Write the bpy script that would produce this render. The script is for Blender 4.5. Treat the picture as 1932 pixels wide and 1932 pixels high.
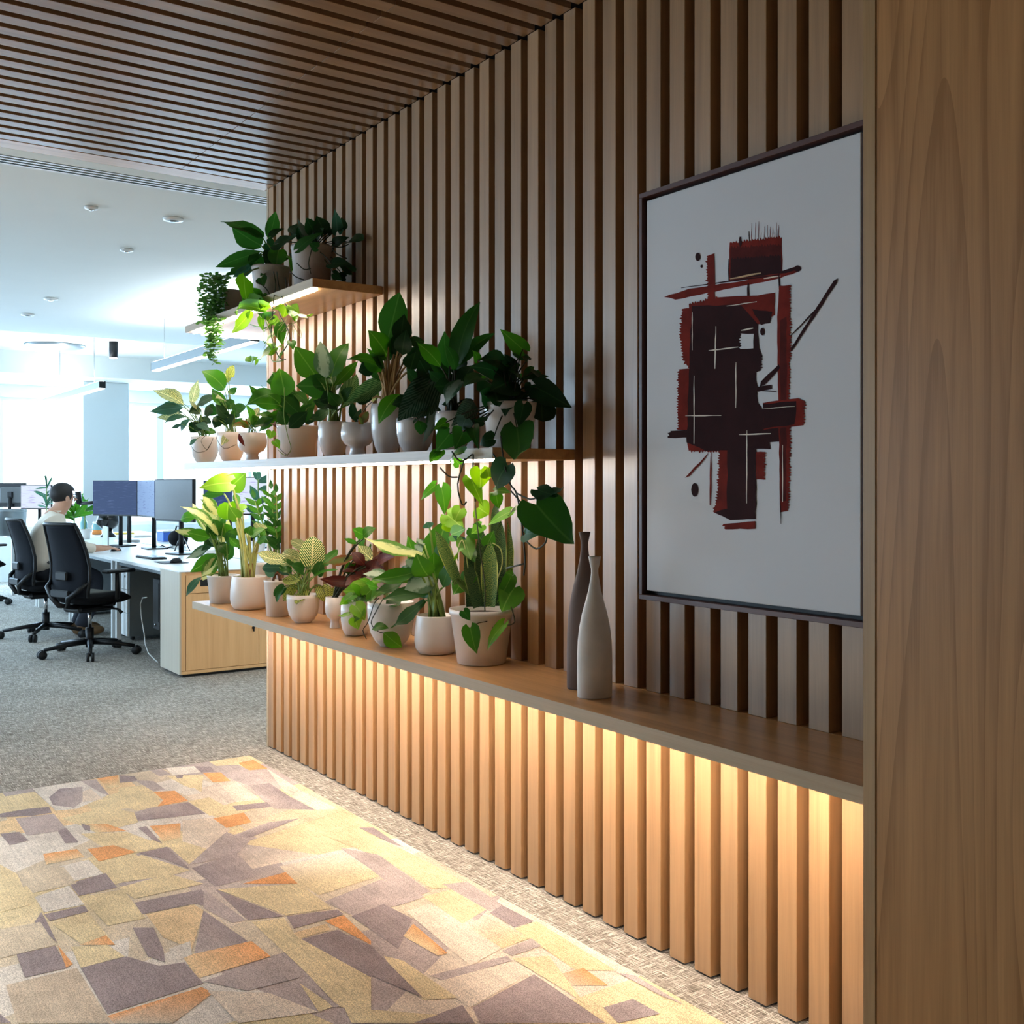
import bpy, math, random
from mathutils import Vector, Matrix, Quaternion
random.seed(11)
SC = bpy.context.scene
COL = SC.collection
for o in list(bpy.data.objects):
    bpy.data.objects.remove(o, do_unlink=True)

# ---------------------------------------------------------------- camera
# Surveyed camera: X runs along the slatted wall (to the right), Y into the wall, Z up.
CX, CY, FOC, CAMH = 966.0, 914.0, 2007.0, 1.34
CAMD = 1.558 * CAMH
_n = math.hypot(1401.0, 2007.0)
RV = Vector((1401 / _n, 2007 / _n, 0))
FV = Vector((-2007 / _n, 1401 / _n, 0))
CAM = Vector((0, -CAMD, CAMH))
cd = bpy.data.cameras.new('camera'); cam = bpy.data.objects.new('camera', cd); COL.objects.link(cam)
cd.sensor_fit = 'HORIZONTAL'; cd.sensor_width = 36.0
cd.lens = FOC / 1932 * 36.0
cd.shift_x = 0.0; cd.shift_y = (CY - 966.0) / 1932.0
cd.clip_start = 0.05; cd.clip_end = 200
cam.matrix_world = Matrix(((RV.x, 0, -FV.x, CAM.x), (RV.y, 0, -FV.y, CAM.y), (0, 1, 0, CAM.z), (0, 0, 0, 1)))
SC.camera = cam

# ---------------------------------------------------------------- world, exposure, large lights
w = bpy.data.worlds.new('world'); SC.world = w; w.use_nodes = True
bg = w.node_tree.nodes['Background']
bg.inputs[0].default_value = (0.80, 0.93, 1.0, 1); bg.inputs[1].default_value = 3.0
SC.view_settings.view_transform = 'Standard'; SC.view_settings.look = 'None'
SC.view_settings.gamma = 1; SC.view_settings.use_curve_mapping = False
SC.view_settings.exposure = 0.0

def area(name, loc, target, sx, sy, power, col):
    d = bpy.data.lights.new(name, 'AREA'); d.shape = 'RECTANGLE'; d.size = sx; d.size_y = sy
    d.energy = power; d.color = col
    o = bpy.data.objects.new(name, d); COL.objects.link(o); o.location = loc
    o.rotation_euler = (Vector(target) - Vector(loc)).to_track_quat('-Z', 'Y').to_euler()
    return o
DAY = (0.45, 0.71, 1.0)
area('daylight_far_window', (-16.6, 0.5, 1.75), (0, 0.5, 1.75), 11.0, 1.9, 1000, DAY)
area('daylight_left_window', (-11.6, -6.9, 1.6), (-11.6, 0, 1.6), 7.4, 1.9, 370, DAY)

def spot(name, loc, target, power, col, ang, blend=0.6, rad=0.04):
    d = bpy.data.lights.new(name, 'SPOT'); d.energy = power; d.color = col
    d.spot_size = math.radians(ang); d.spot_blend = blend; d.shadow_soft_size = rad
    o = bpy.data.objects.new(name, d); COL.objects.link(o); o.location = loc
    o.rotation_euler = (Vector(target) - Vector(loc)).to_track_quat('-Z', 'Y').to_euler()
    return o
WARM = (1.0, 0.94, 0.86)
LED = (1.0, 0.85, 0.69)
for (lx, ly, pw) in ((-4.3, -1.55, 40), (-2.9, -1.55, 30), (-4.3, -2.9, 310), (-2.9, -2.9, 240)):
    spot('downlight_beam', (lx, ly, 2.80), (lx, ly - 0.05, 0), pw, WARM, 70)

# ---------------------------------------------------------------- pixel -> place helpers
def ray(x, y): return RV * ((x - CX) / FOC) + FV + Vector((0, 0, (CY - y) / FOC))
def atY(x, y, Y): r = ray(x, y); return CAM + r * ((Y - CAM.y) / r.y)
def atX(x, y, X): r = ray(x, y); return CAM + r * ((X - CAM.x) / r.x)
def atZ(x, y, Z): r = ray(x, y); return CAM + r * ((Z - CAM.z) / r.z)
def atD(x, y, d): return CAM + ray(x, y) * d
def dep(p): return (Vector(p) - CAM).dot(FV)

# ---------------------------------------------------------------- materials
def lin(c):
    return tuple(((v / 255) / 12.92 if v / 255 <= 0.04045 else ((v / 255 + 0.055) / 1.055) ** 2.4) for v in c)
def newmat(name):
    m = bpy.data.materials.new(name); m.use_nodes = True
    nt = m.node_tree; b = nt.nodes['Principled BSDF']
    return m, nt, b
def N(nt, t, **kw):
    n = nt.nodes.new(t)
    for k, v in kw.items():
        if k == 'ins':
            for i, val in v.items(): n.inputs[i].default_value = val
        else: setattr(n, k, v)
    return n
def ramp(nt, fac, stops):
    r = N(nt, 'ShaderNodeValToRGB'); e = r.color_ramp.elements
    while len(e) < len(stops): e.new(0.5)
    for q, (p, c) in zip(e, stops): q.position = p; q.color = (*c, 1)
    nt.links.new(fac, r.inputs[0]); return r.outputs[0]
def plain(name, rgb, rough=0.5, metal=0.0, spec=0.5, noise=0.05, scale=40, bump=0.0, emit=None, es=0.0, coat=0.0):
    m, nt, b = newmat(name)
    c = lin(rgb)
    tc = N(nt, 'ShaderNodeTexCoord'); nz = N(nt, 'ShaderNodeTexNoise', ins={'Scale': scale, 'Detail': 3.0})
    nt.links.new(tc.outputs['Object'], nz.inputs['Vector'])
    col = ramp(nt, nz.outputs['Fac'], [(0.3, tuple(max(0, v * (1 - noise)) for v in c)), (0.7, tuple(v * (1 + noise) for v in c))])
    nt.links.new(col, b.inputs['Base Color'])
    b.inputs['Roughness'].default_value = rough; b.inputs['Metallic'].default_value = metal
    b.inputs['Specular IOR Level'].default_value = spec
    b.inputs['Coat Weight'].default_value = coat
    if bump:
        bp = N(nt, 'ShaderNodeBump', ins={'Strength': bump, 'Distance': 0.002})
        nt.links.new(nz.outputs['Fac'], bp.inputs['Height']); nt.links.new(bp.outputs[0], b.inputs['Normal'])
    if emit:
        b.inputs['Emission Color'].default_value = (*emit, 1); b.inputs['Emission Strength'].default_value = es
    return m
def emissive(name, col, s):
    m, nt, b = newmat(name)
    b.inputs['Base Color'].default_value = (0.8, 0.8, 0.8, 1)
    b.inputs['Emission Color'].default_value = (*col, 1); b.inputs['Emission Strength'].default_value = s
    return m
def wood(name, light, dark, axis='Z', rough=0.42, spec=0.5, vary=0.16, fine=1.0, cathedral=0.0):
    m, nt, b = newmat(name)
    tc = N(nt, 'ShaderNodeTexCoord'); oi = N(nt, 'ShaderNodeObjectInfo')
    mul = N(nt, 'ShaderNodeVectorMath', operation='SCALE'); mul.inputs[0].default_value = (37, 61, 53)
    nt.links.new(oi.outputs['Random'], mul.inputs['Scale'])
    ad = N(nt, 'ShaderNodeVectorMath', operation='ADD')
    nt.links.new(tc.outputs['Object'], ad.inputs[0]); nt.links.new(mul.outputs[0], ad.inputs[1])
    mp = N(nt, 'ShaderNodeMapping')
    s = [26, 26, 26]; s['XYZ'.index(axis)] = 0.9
    mp.inputs['Scale'].default_value = s
    nt.links.new(ad.outputs[0], mp.inputs['Vector'])
    n1 = N(nt, 'ShaderNodeTexNoise', ins={'Scale': 1.0, 'Detail': 4.0, 'Roughness': 0.6, 'Distortion': 0.6})
    nt.links.new(mp.outputs[0], n1.inputs['Vector'])
    mp2 = N(nt, 'ShaderNodeMapping'); s2 = [330, 330, 330]; s2['XYZ'.index(axis)] = 7
    mp2.inputs['Scale'].default_value = s2; nt.links.new(ad.outputs[0], mp2.inputs['Vector'])
    n2 = N(nt, 'ShaderNodeTexNoise', ins={'Scale': 1.0, 'Detail': 2.0})
    nt.links.new(mp2.outputs[0], n2.inputs['Vector'])
    mx = N(nt, 'ShaderNodeMath', operation='MULTIPLY_ADD', ins={1: 0.35 * fine, 2: 0.0})
    nt.links.new(n2.outputs['Fac'], mx.inputs[0])
    sm = N(nt, 'ShaderNodeMath', operation='ADD'); nt.links.new(n1.outputs['Fac'], sm.inputs[0]); nt.links.new(mx.outputs[0], sm.inputs[1])
    fac = sm.outputs[0]
    if cathedral:
        mp3 = N(nt, 'ShaderNodeMapping'); s3 = [3.2, 3.2, 3.2]; s3['XYZ'.index(axis)] = 0.34
        mp3.inputs['Scale'].default_value = s3; nt.links.new(ad.outputs[0], mp3.inputs['Vector'])
        n3 = N(nt, 'ShaderNodeTexNoise', ins={'Scale': 1.0, 'Detail': 1.2, 'Roughness': 0.4, 'Distortion': 0.35})
        nt.links.new(mp3.outputs[0], n3.inputs['Vector'])
        m3 = N(nt, 'ShaderNodeMath', operation='MULTIPLY', ins={1: 26.0}); nt.links.new(n3.outputs['Fac'], m3.inputs[0])
        fr = N(nt, 'ShaderNodeMath', operation='FRACT'); nt.links.new(m3.outputs[0], fr.inputs[0])
        pw = N(nt, 'ShaderNodeMath', operation='POWER', ins={1: 3.0}); nt.links.new(fr.outputs[0], pw.inputs[0])
        m4 = N(nt, 'ShaderNodeMath', operation='MULTIPLY_ADD', ins={1: -cathedral}); nt.links.new(pw.outputs[0], m4.inputs[0]); nt.links.new(fac, m4.inputs[2])
        fac = m4.outputs[0]
    L, D = lin(light), lin(dark)
    col = ramp(nt, fac, [(0.38, D), (0.58, tuple((a + c) / 2 for a, c in zip(L, D))), (0.86, L)])
    hs = N(nt, 'ShaderNodeHueSaturation')
    mr = N(nt, 'ShaderNodeMapRange', ins={1: 0.0, 2: 1.0, 3: 1 - vary, 4: 1 + vary})
    nt.links.new(oi.outputs['Random'], mr.inputs[0]); nt.links.new(mr.outputs[0], hs.inputs['Value']); nt.links.new(col, hs.inputs['Color'])
    nt.links.new(hs.outputs[0], b.inputs['Base Color'])
    b.inputs['Roughness'].default_value = rough; b.inputs['Specular IOR Level'].default_value = spec
    bp = N(nt, 'ShaderNodeBump', ins={'Strength': 0.12, 'Distance': 0.001})
    nt.links.new(n2.outputs['Fac'], bp.inputs['Height']); nt.links.new(bp.outputs[0], b.inputs['Normal'])
    return m

OAK_L, OAK_D = (174, 135, 94), (138, 102, 66)
M = {}
M['slat'] = wood('oak_slat', OAK_L, OAK_D, 'Z', rough=0.36, spec=1.0, vary=0.10)
M['ceil_slat'] = wood('oak_ceiling_slat', (158, 122, 88), (122, 90, 62), 'Y', rough=0.30, spec=0.55, vary=0.10)
M['shelf'] = wood('oak_shelf', (210, 164, 112), (172, 124, 80), 'X', rough=0.38, spec=0.55, vary=0.02)
M['shelfY'] = wood('oak_shelf_return', (210, 164, 112), (172, 124, 80), 'Y', rough=0.38, spec=0.55, vary=0.02)
M['veneer'] = wood('oak_veneer', (208, 152, 97), (166, 115, 66), 'Z', rough=0.4, spec=0.4, vary=0.02, fine=0.7, cathedral=0.24)
M['edge_sheen'] = wood('oak_edge_painted_sheen', (194, 170, 138), (168, 142, 110), 'X', rough=0.4, vary=0.02)  # same oak as the shelves, greyed to put daylight sheen into the colour
M['veneer_edge'] = wood('oak_edge', (190, 152, 104), (160, 122, 80), 'Z', rough=0.4, vary=0.02)
M['cab_wood'] = wood('maple_laminate', (224, 180, 126), (206, 158, 106), 'Z', rough=0.45, vary=0.02)
M['cab_side'] = wood('pale_laminate', (200, 190, 172), (186, 174, 156), 'Z', rough=0.45, vary=0.02)
M['walnut'] = wood('dark_walnut', (98, 62, 54), (70, 40, 36), 'X', rough=0.4, vary=0.02)
M['walnutZ'] = wood('dark_walnut_upright', (98, 62, 54), (70, 40, 36), 'Z', rough=0.4, vary=0.02)
M['backing'] = plain('dark_backing', (44, 26, 16), 0.85)
M['plaster'] = plain('white_plaster', (226, 230, 228), 0.85, noise=0.01, scale=3)
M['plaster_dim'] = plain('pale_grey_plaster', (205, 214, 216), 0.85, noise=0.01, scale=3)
M['white'] = plain('white_laminate', (236, 238, 236), 0.4, noise=0.01)
M['white_metal'] = plain('white_metal', (225, 228, 228), 0.4, noise=0.01)
M['grey_metal'] = plain('grey_metal', (136, 144, 148), 0.35, 0.6, noise=0.02)
M['chrome'] = plain('chrome', (200, 200, 200), 0.2, 1.0, noise=0.01)
M['black'] = plain('black_plastic', (14, 15, 18), 0.45, spec=0.35, noise=0.1)
M['black_gloss'] = plain('black_gloss', (14, 14, 15), 0.12, noise=0.05)
M['black_fabric'] = plain('black_fabric', (12, 13, 16), 0.95, spec=0.2, noise=0.25, scale=300, bump=0.3)
M['mesh_fabric'] = plain('dark_mesh_fabric', (15, 19, 27), 0.85, spec=0.2, noise=0.3, scale=400, bump=0.3)
M['seat_top'] = plain('worn_seat_fabric', (72, 72, 66), 0.95, noise=0.25, scale=250, bump=0.3)
M['rubber'] = plain('black_rubber', (16, 16, 17), 0.6)
M['led'] = emissive('led_diffuser', (1.0, 0.88, 0.74), 84.0)
M['led_bench'] = emissive('led_diffuser_bench', LED, 168.0)
M['uplight'] = emissive('pendant_uplight', (0.86, 0.95, 1.0), 60.0)
M['lamp'] = emissive('pendant_diffuser', (0.9, 0.97, 1.0), 9.0)
M['pot'] = plain('white_ceramic', (232, 226, 222), 0.32, noise=0.01, scale=8, coat=0.15)
M['pot_gloss'] = plain('glossy_white_ceramic', (222, 220, 220), 0.14, noise=0.012, scale=6, coat=0.4)
M['pot_stone'] = plain('greyish_ceramic', (196, 186, 178), 0.5, noise=0.05, scale=90)
M['pot_grey'] = plain('grey_ceramic', (182, 172, 166), 0.6, noise=0.05, scale=60)
M['soil'] = plain('potting_soil', (58, 38, 28), 0.95, noise=0.5, scale=130, bump=1.0)
M['vase_light'] = plain('matte_light_vase', (236, 229, 221), 0.75, noise=0.08, scale=14, bump=0.1)
M['vase_dark'] = plain('matte_dark_vase', (112, 94, 87), 0.7, noise=0.08, scale=14, bump=0.1)
M['canvas'] = plain('canvas', (214, 214, 216), 0.55, noise=0.012, scale=700, bump=0.06)
M['p_dark'] = plain('paint_dark', (50, 22, 24), 0.8, spec=0.15, noise=0.2, scale=14)
M['p_red'] = plain('paint_red', (120, 36, 26), 0.8, spec=0.15, noise=0.3, scale=18)
M['p_mid'] = plain('paint_wine', (84, 28, 24), 0.8, spec=0.15, noise=0.3, scale=18)
M['p_cream'] = plain('paint_cream', (226, 212, 190), 0.5, noise=0.06)
M['p_tan'] = plain('paint_tan', (196, 158, 104), 0.5, noise=0.06)
M['trunk'] = plain('plant_trunk', (112, 72, 46), 0.8, noise=0.3, scale=60, bump=0.5)
M['stem'] = plain('green_stem', (120, 150, 70), 0.5, noise=0.1)
M['stem_pale'] = plain('pale_stem', (186, 196, 120), 0.5, noise=0.1)
M['stem_dark'] = plain('dark_vine', (52, 58, 36), 0.6, noise=0.15)
M['stem_tan'] = plain('tan_stem', (176, 148, 100), 0.6, noise=0.1)
M['skin'] = plain('skin', (205, 158, 132), 0.55, noise=0.03)
M['hair'] = plain('black_hair', (24, 20, 20), 0.6, noise=0.3, scale=200)
M['shirt'] = plain('cream_shirt', (232, 222, 206), 0.85, noise=0.03, scale=20)
M['shirt_grey'] = plain('pale_grey_shirt', (196, 204, 206), 0.85, noise=0.03, scale=20)
M['trousers'] = plain('dark_trousers', (34, 38, 48), 0.9, noise=0.1)
M['shoe'] = plain('tan_shoe', (122, 92, 58), 0.6, noise=0.1)
M['teal_glass'] = plain('teal_bottle', (120, 170, 176), 0.2, noise=0.02)
M['orange'] = plain('orange_content', (230, 140, 60), 0.4, noise=0.1)
M['blue'] = plain('blue_plastic', (60, 110, 210), 0.4)
M['yellow'] = plain('yellow_card', (236, 200, 80), 0.7)
M['paper'] = plain('paper', (240, 240, 236), 0.8)
M['mon_back'] = plain('dark_grey_monitor_back', (82, 84, 84), 0.5, noise=0.04)

def glass_mat():
    m = bpy.data.materials.new('window_glass'); m.use_nodes = True; nt = m.node_tree; nt.nodes.clear()
    out = N(nt, 'ShaderNodeOutputMaterial'); mix = N(nt, 'ShaderNodeMixShader', ins={0: 0.06})
    t = N(nt, 'ShaderNodeBsdfTransparent'); g = N(nt, 'ShaderNodeBsdfGlossy', ins={'Roughness': 0.02})
    nt.links.new(t.outputs[0], mix.inputs[1]); nt.links.new(g.outputs[0], mix.inputs[2]); nt.links.new(mix.outputs[0], out.inputs[0])
    return m
M['glass'] = glass_mat()

def carpet_mat():
    m, nt, b = newmat('grey_tweed_carpet')
    tc = N(nt, 'ShaderNodeTexCoord')
    def streak(sx, sy, sd):
        mp = N(nt, 'ShaderNodeMapping'); mp.inputs['Scale'].default_value = (sx, sy, 1); mp.inputs['Location'].default_value = (sd, sd * 2, 0)
        nt.links.new(tc.outputs['Object'], mp.inputs['Vector'])
        n = N(nt, 'ShaderNodeTexNoise', ins={'Scale': 1.0, 'Detail': 2.0}); nt.links.new(mp.outputs[0], n.inputs['Vector']); return n.outputs['Fac']
    a = streak(17, 300, 0); c = streak(270, 18, 3); e = streak(520, 520, 5); g = streak(1.3, 1.3, 8)
    mx = N(nt, 'ShaderNodeMath', operation='MAXIMUM'); nt.links.new(a, mx.inputs[0]); nt.links.new(c, mx.inputs[1])
    s = N(nt, 'ShaderNodeMath', operation='MULTIPLY_ADD', ins={1: 0.35}); nt.links.new(e, s.inputs[0]); nt.links.new(mx.outputs[0], s.inputs[2])
    s2 = N(nt, 'ShaderNodeMath', operation='MULTIPLY_ADD', ins={1: 0.12}); nt.links.new(g, s2.inputs[0]); nt.links.new(s.outputs[0], s2.inputs[2])
    col = ramp(nt, s2.outputs[0], [(0.62, lin((92, 87, 80))), (0.78, lin((150, 145, 136))), (0.91, lin((226, 222, 214)))])
    nt.links.new(col, b.inputs['Base Color']); b.inputs['Roughness'].default_value = 0.95; b.inputs['Specular IOR Level'].default_value = 0.1
    bp = N(nt, 'ShaderNodeBump', ins={'Strength': 0.5, 'Distance': 0.003}); nt.links.new(s.outputs[0], bp.inputs['Height']); nt.links.new(bp.outputs[0], b.inputs['Normal'])
    return m
M['carpet'] = carpet_mat()

def rug_mat():
    m, nt, b = newmat('patchwork_pile')
    at = N(nt, 'ShaderNodeAttribute'); at.attribute_name = 'Col'
    tc = N(nt, 'ShaderNodeTexCoord')
    n1 = N(nt, 'ShaderNodeTexNoise', ins={'Scale': 330.0, 'Detail': 1.0}); nt.links.new(tc.outputs['Object'], n1.inputs['Vector'])
    n2 = N(nt, 'ShaderNodeTexNoise', ins={'Scale': 5.0, 'Detail': 3.0, 'Roughness': 0.7}); nt.links.new(tc.outputs['Object'], n2.inputs['Vector'])
    mp = N(nt, 'ShaderNodeMapping'); mp.inputs['Scale'].default_value = (4, 120, 1); nt.links.new(tc.outputs['Object'], mp.inputs['Vector'])
    n3 = N(nt, 'ShaderNodeTexNoise', ins={'Scale': 1.0, 'Detail': 2.0}); nt.links.new(mp.outputs[0], n3.inputs['Vector'])
    # speckle: some tufts of a lighter/darker yarn
    f1 = N(nt, 'ShaderNodeMapRange', ins={1: 0.35, 2: 0.65, 3: 0.68, 4: 1.30}); nt.links.new(n1.outputs['Fac'], f1.inputs[0])
    f2 = N(nt, 'ShaderNodeMapRange', ins={1: 0.3, 2: 0.7, 3: 0.80, 4: 1.15}); nt.links.new(n2.outputs['Fac'], f2.inputs[0])
    f3 = N(nt, 'ShaderNodeMapRange', ins={1: 0.3, 2: 0.7, 3: 0.92, 4: 1.08}); nt.links.new(n3.outputs['Fac'], f3.inputs[0])
    a = N(nt, 'ShaderNodeMath', operation='MULTIPLY'); nt.links.new(f1.outputs[0], a.inputs[0]); nt.links.new(f2.outputs[0], a.inputs[1])
    a2 = N(nt, 'ShaderNodeMath', operation='MULTIPLY'); nt.links.new(a.outputs[0], a2.inputs[0]); nt.links.new(f3.outputs[0], a2.inputs[1])
    vm = N(nt, 'ShaderNodeVectorMath', operation='SCALE'); nt.links.new(at.outputs['Color'], vm.inputs[0]); nt.links.new(a2.outputs[0], vm.inputs['Scale'])
    nt.links.new(vm.outputs[0], b.inputs['Base Color']); b.inputs['Roughness'].default_value = 0.95; b.inputs['Specular IOR Level'].default_value = 0.1
    bp = N(nt, 'ShaderNodeBump', ins={'Strength': 0.4, 'Distance': 0.003}); nt.links.new(n1.outputs['Fac'], bp.inputs['Height']); nt.links.new(bp.outputs[0], b.inputs['Normal'])
    return m
M['rug'] = rug_mat()

def leaf_mat(name, base, vein, mode='plain', amount=0.5, trans=0.3, rough=0.42):
    """u across the blade (0..1), v from base to tip; pattern colour only."""
    m = bpy.data.materials.new(name); m.use_nodes = True; nt = m.node_tree; b = nt.nodes['Principled BSDF']
    out = nt.nodes['Material Output']
    uv = N(nt, 'ShaderNodeTexCoord'); sp = N(nt, 'ShaderNodeSeparateXYZ'); nt.links.new(uv.outputs['UV'], sp.inputs[0])
    ab = N(nt, 'ShaderNodeMath', operation='SUBTRACT', ins={1: 0.5}); nt.links.new(sp.outputs[0], ab.inputs[0])
    au = N(nt, 'ShaderNodeMath', operation='ABSOLUTE'); nt.links.new(ab.outputs[0], au.inputs[0])
    oi = N(nt, 'ShaderNodeObjectInfo')
    nz = N(nt, 'ShaderNodeTexNoise', ins={'Scale': 7.0, 'Detail': 3.0}); nt.links.new(uv.outputs['UV'], nz.inputs['Vector'])
    mid = N(nt, 'ShaderNodeMapRange', ins={1: 0.012, 2: 0.03, 3: 1.0, 4: 0.0}); nt.links.new(au.outputs[0], mid.inputs[0])
    if mode == 'plain':
        k = N(nt, 'ShaderNodeMath', operation='MULTIPLY', ins={1: amount}); nt.links.new(mid.outputs[0], k.inputs[0]); fac = k.outputs[0]
    elif mode in ('stripe', 'herring'):
        a = N(nt, 'ShaderNodeMath', operation='MULTIPLY_ADD', ins={1: -1.1}); nt.links.new(au.outputs[0], a.inputs[0]); nt.links.new(sp.outputs[1], a.inputs[2])
        c = N(nt, 'ShaderNodeMath', operation='MULTIPLY', ins={1: 11.0 if mode == 'stripe' else 7.0}); nt.links.new(a.outputs[0], c.inputs[0])
        w1 = N(nt, 'ShaderNodeMath', operation='MULTIPLY_ADD', ins={1: 0.9}); nt.links.new(nz.outputs['Fac'], w1.inputs[0]); nt.links.new(c.outputs[0], w1.inputs[2])
        fr = N(nt, 'ShaderNodeMath', operation='FRACT'); nt.links.new(w1.outputs[0], fr.inputs[0])
        mr = N(nt, 'ShaderNodeMapRange', ins={1: 0.52, 2: 0.64, 3: 0.0, 4: 1.0}); nt.links.new(fr.outputs[0], mr.inputs[0])
        mx = N(nt, 'ShaderNodeMath', operation='MAXIMUM'); nt.links.new(mr.outputs[0], mx.inputs[0]); nt.links.new(mid.outputs[0], mx.inputs[1])
        k = N(nt, 'ShaderNodeMath', operation='MULTIPLY', ins={1: amount}); nt.links.new(mx.outputs[0], k.inputs[0]); fac = k.outputs[0]
    elif mode == 'centre':
        a = N(nt, 'ShaderNodeMath', operation='MULTIPLY_ADD', ins={1: 0.5}); nt.links.new(nz.outputs['Fac'], a.inputs[0]); nt.links.new(au.outputs[0], a.inputs[2])
        mr = N(nt, 'ShaderNodeMapRange', ins={1: 0.42, 2: 0.56, 3: amount, 4: 0.0}); nt.links.new(a.outputs[0], mr.inputs[0]); fac = mr.outputs[0]
    elif mode == 'band':
        c = N(nt, 'ShaderNodeMath', operation='MULTIPLY_ADD', ins={1: 34.0}); nt.links.new(sp.outputs[1], c.inputs[0])
        w1 = N(nt, 'ShaderNodeMath', operation='MULTIPLY', ins={1: 6.0}); nt.links.new(nz.outputs['Fac'], w1.inputs[0]); nt.links.new(w1.outputs[0], c.inputs[2])
        fr = N(nt, 'ShaderNodeMath', operation='FRACT'); nt.links.new(c.outputs[0], fr.inputs[0])
        mr = N(nt, 'ShaderNodeMapRange', ins={1: 0.5, 2: 0.7, 3: 0.0, 4: amount}); nt.links.new(fr.outputs[0], mr.inputs[0])
        ed = N(nt, 'ShaderNodeMapRange', ins={1: 0.40, 2: 0.43, 3: 0.0, 4: 1.0}); nt.links.new(au.outputs[0], ed.inputs[0])
        mx = N(nt, 'ShaderNodeMath', operation='MAXIMUM'); nt.links.new(mr.outputs[0], mx.inputs[0]); nt.links.new(ed.outputs[0], mx.inputs[1]); fac = mx.outputs[0]
    mixc = N(nt, 'ShaderNodeMix', data_type='RGBA'); nt.links.new(fac, mixc.inputs[0])
    mixc.inputs[6].default_value = (*lin(base), 1); mixc.inputs[7].default_value = (*lin(vein), 1)
    hs = N(nt, 'ShaderNodeHueSaturation')
    mr = N(nt, 'ShaderNodeMapRange', ins={1: 0.0, 2: 1.0, 3: 0.72, 4: 1.25}); nt.links.new(oi.outputs['Random'], mr.inputs[0])
    nt.links.new(mr.outputs[0], hs.inputs['Value']); nt.links.new(mixc.outputs[2], hs.inputs['Color'])
    nt.links.new(hs.outputs[0], b.inputs['Base Color']); b.inputs['Roughness'].default_value = rough; b.inputs['Specular IOR Level'].default_value = 0.3
    tr = N(nt, 'ShaderNodeBsdfTranslucent')
    hs2 = N(nt, 'ShaderNodeHueSaturation', ins={'Hue': 0.485, 'Saturation': 1.1, 'Value': 2.0}); nt.links.new(hs.outputs[0], hs2.inputs['Color']); nt.links.new(hs2.outputs[0], tr.inputs[0])
    ms = N(nt, 'ShaderNodeMixShader', ins={0: trans}); nt.links.new(b.outputs[0], ms.inputs[1]); nt.links.new(tr.outputs[0], ms.inputs[2]); nt.links.new(ms.outputs[0], out.inputs[0])
    return m
LM = {
 'green': leaf_mat('leaf_mid_green', (58, 118, 38), (120, 164, 80), 'plain', 0.5),
 'deep': leaf_mat('leaf_deep_green', (40, 92, 36), (86, 132, 70), 'plain', 0.4),
 'dark': leaf_mat('leaf_dark_green', (30, 66, 34), (66, 108, 60), 'plain', 0.4, 0.2),
 'bright': leaf_mat('leaf_bright_green', (88, 144, 46), (146, 188, 88), 'plain', 0.5, 0.33),
 'lime': leaf_mat('leaf_lime', (116, 168, 54), (176, 206, 110), 'plain', 0.5, 0.26),
 'teal': leaf_mat('leaf_blue_green', (60, 104, 84), (120, 150, 130), 'plain', 0.4, 0.2),
 'pale': leaf_mat('leaf_pale_centre', (76, 122, 50), (214, 216, 150), 'centre', 0.9),
 'silver': leaf_mat('leaf_silver', (60, 96, 66), (150, 172, 152), 'centre', 0.8, 0.2),
 'birkin': leaf_mat('leaf_white_stripes', (46, 98, 38), (236, 234, 176), 'stripe', 0.95),
 'stripe': leaf_mat('leaf_fine_stripes', (44, 86, 46), (120, 160, 100), 'stripe', 0.7),
 'calathea': leaf_mat('leaf_silver_stripes', (40, 70, 48), (128, 150, 126), 'stripe', 0.40, 0.15),
 'prayer': leaf_mat('leaf_herringbone', (176, 190, 96), (52, 76, 36), 'herring', 0.85),
 'red': leaf_mat('leaf_dark_red', (78, 34, 26), (120, 70, 40), 'plain', 0.6),
 'bronze': leaf_mat('leaf_bronze', (112, 72, 34), (70, 100, 40), 'centre', 0.8),
 'snake': leaf_mat('leaf_snake_bands', (58, 100, 52), (176, 186, 100), 'band', 0.45, 0.12),
 'snakedark': leaf_mat('leaf_snake_dark', (36, 66, 42), (120, 140, 80), 'band', 0.35, 0.1),
}

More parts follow.
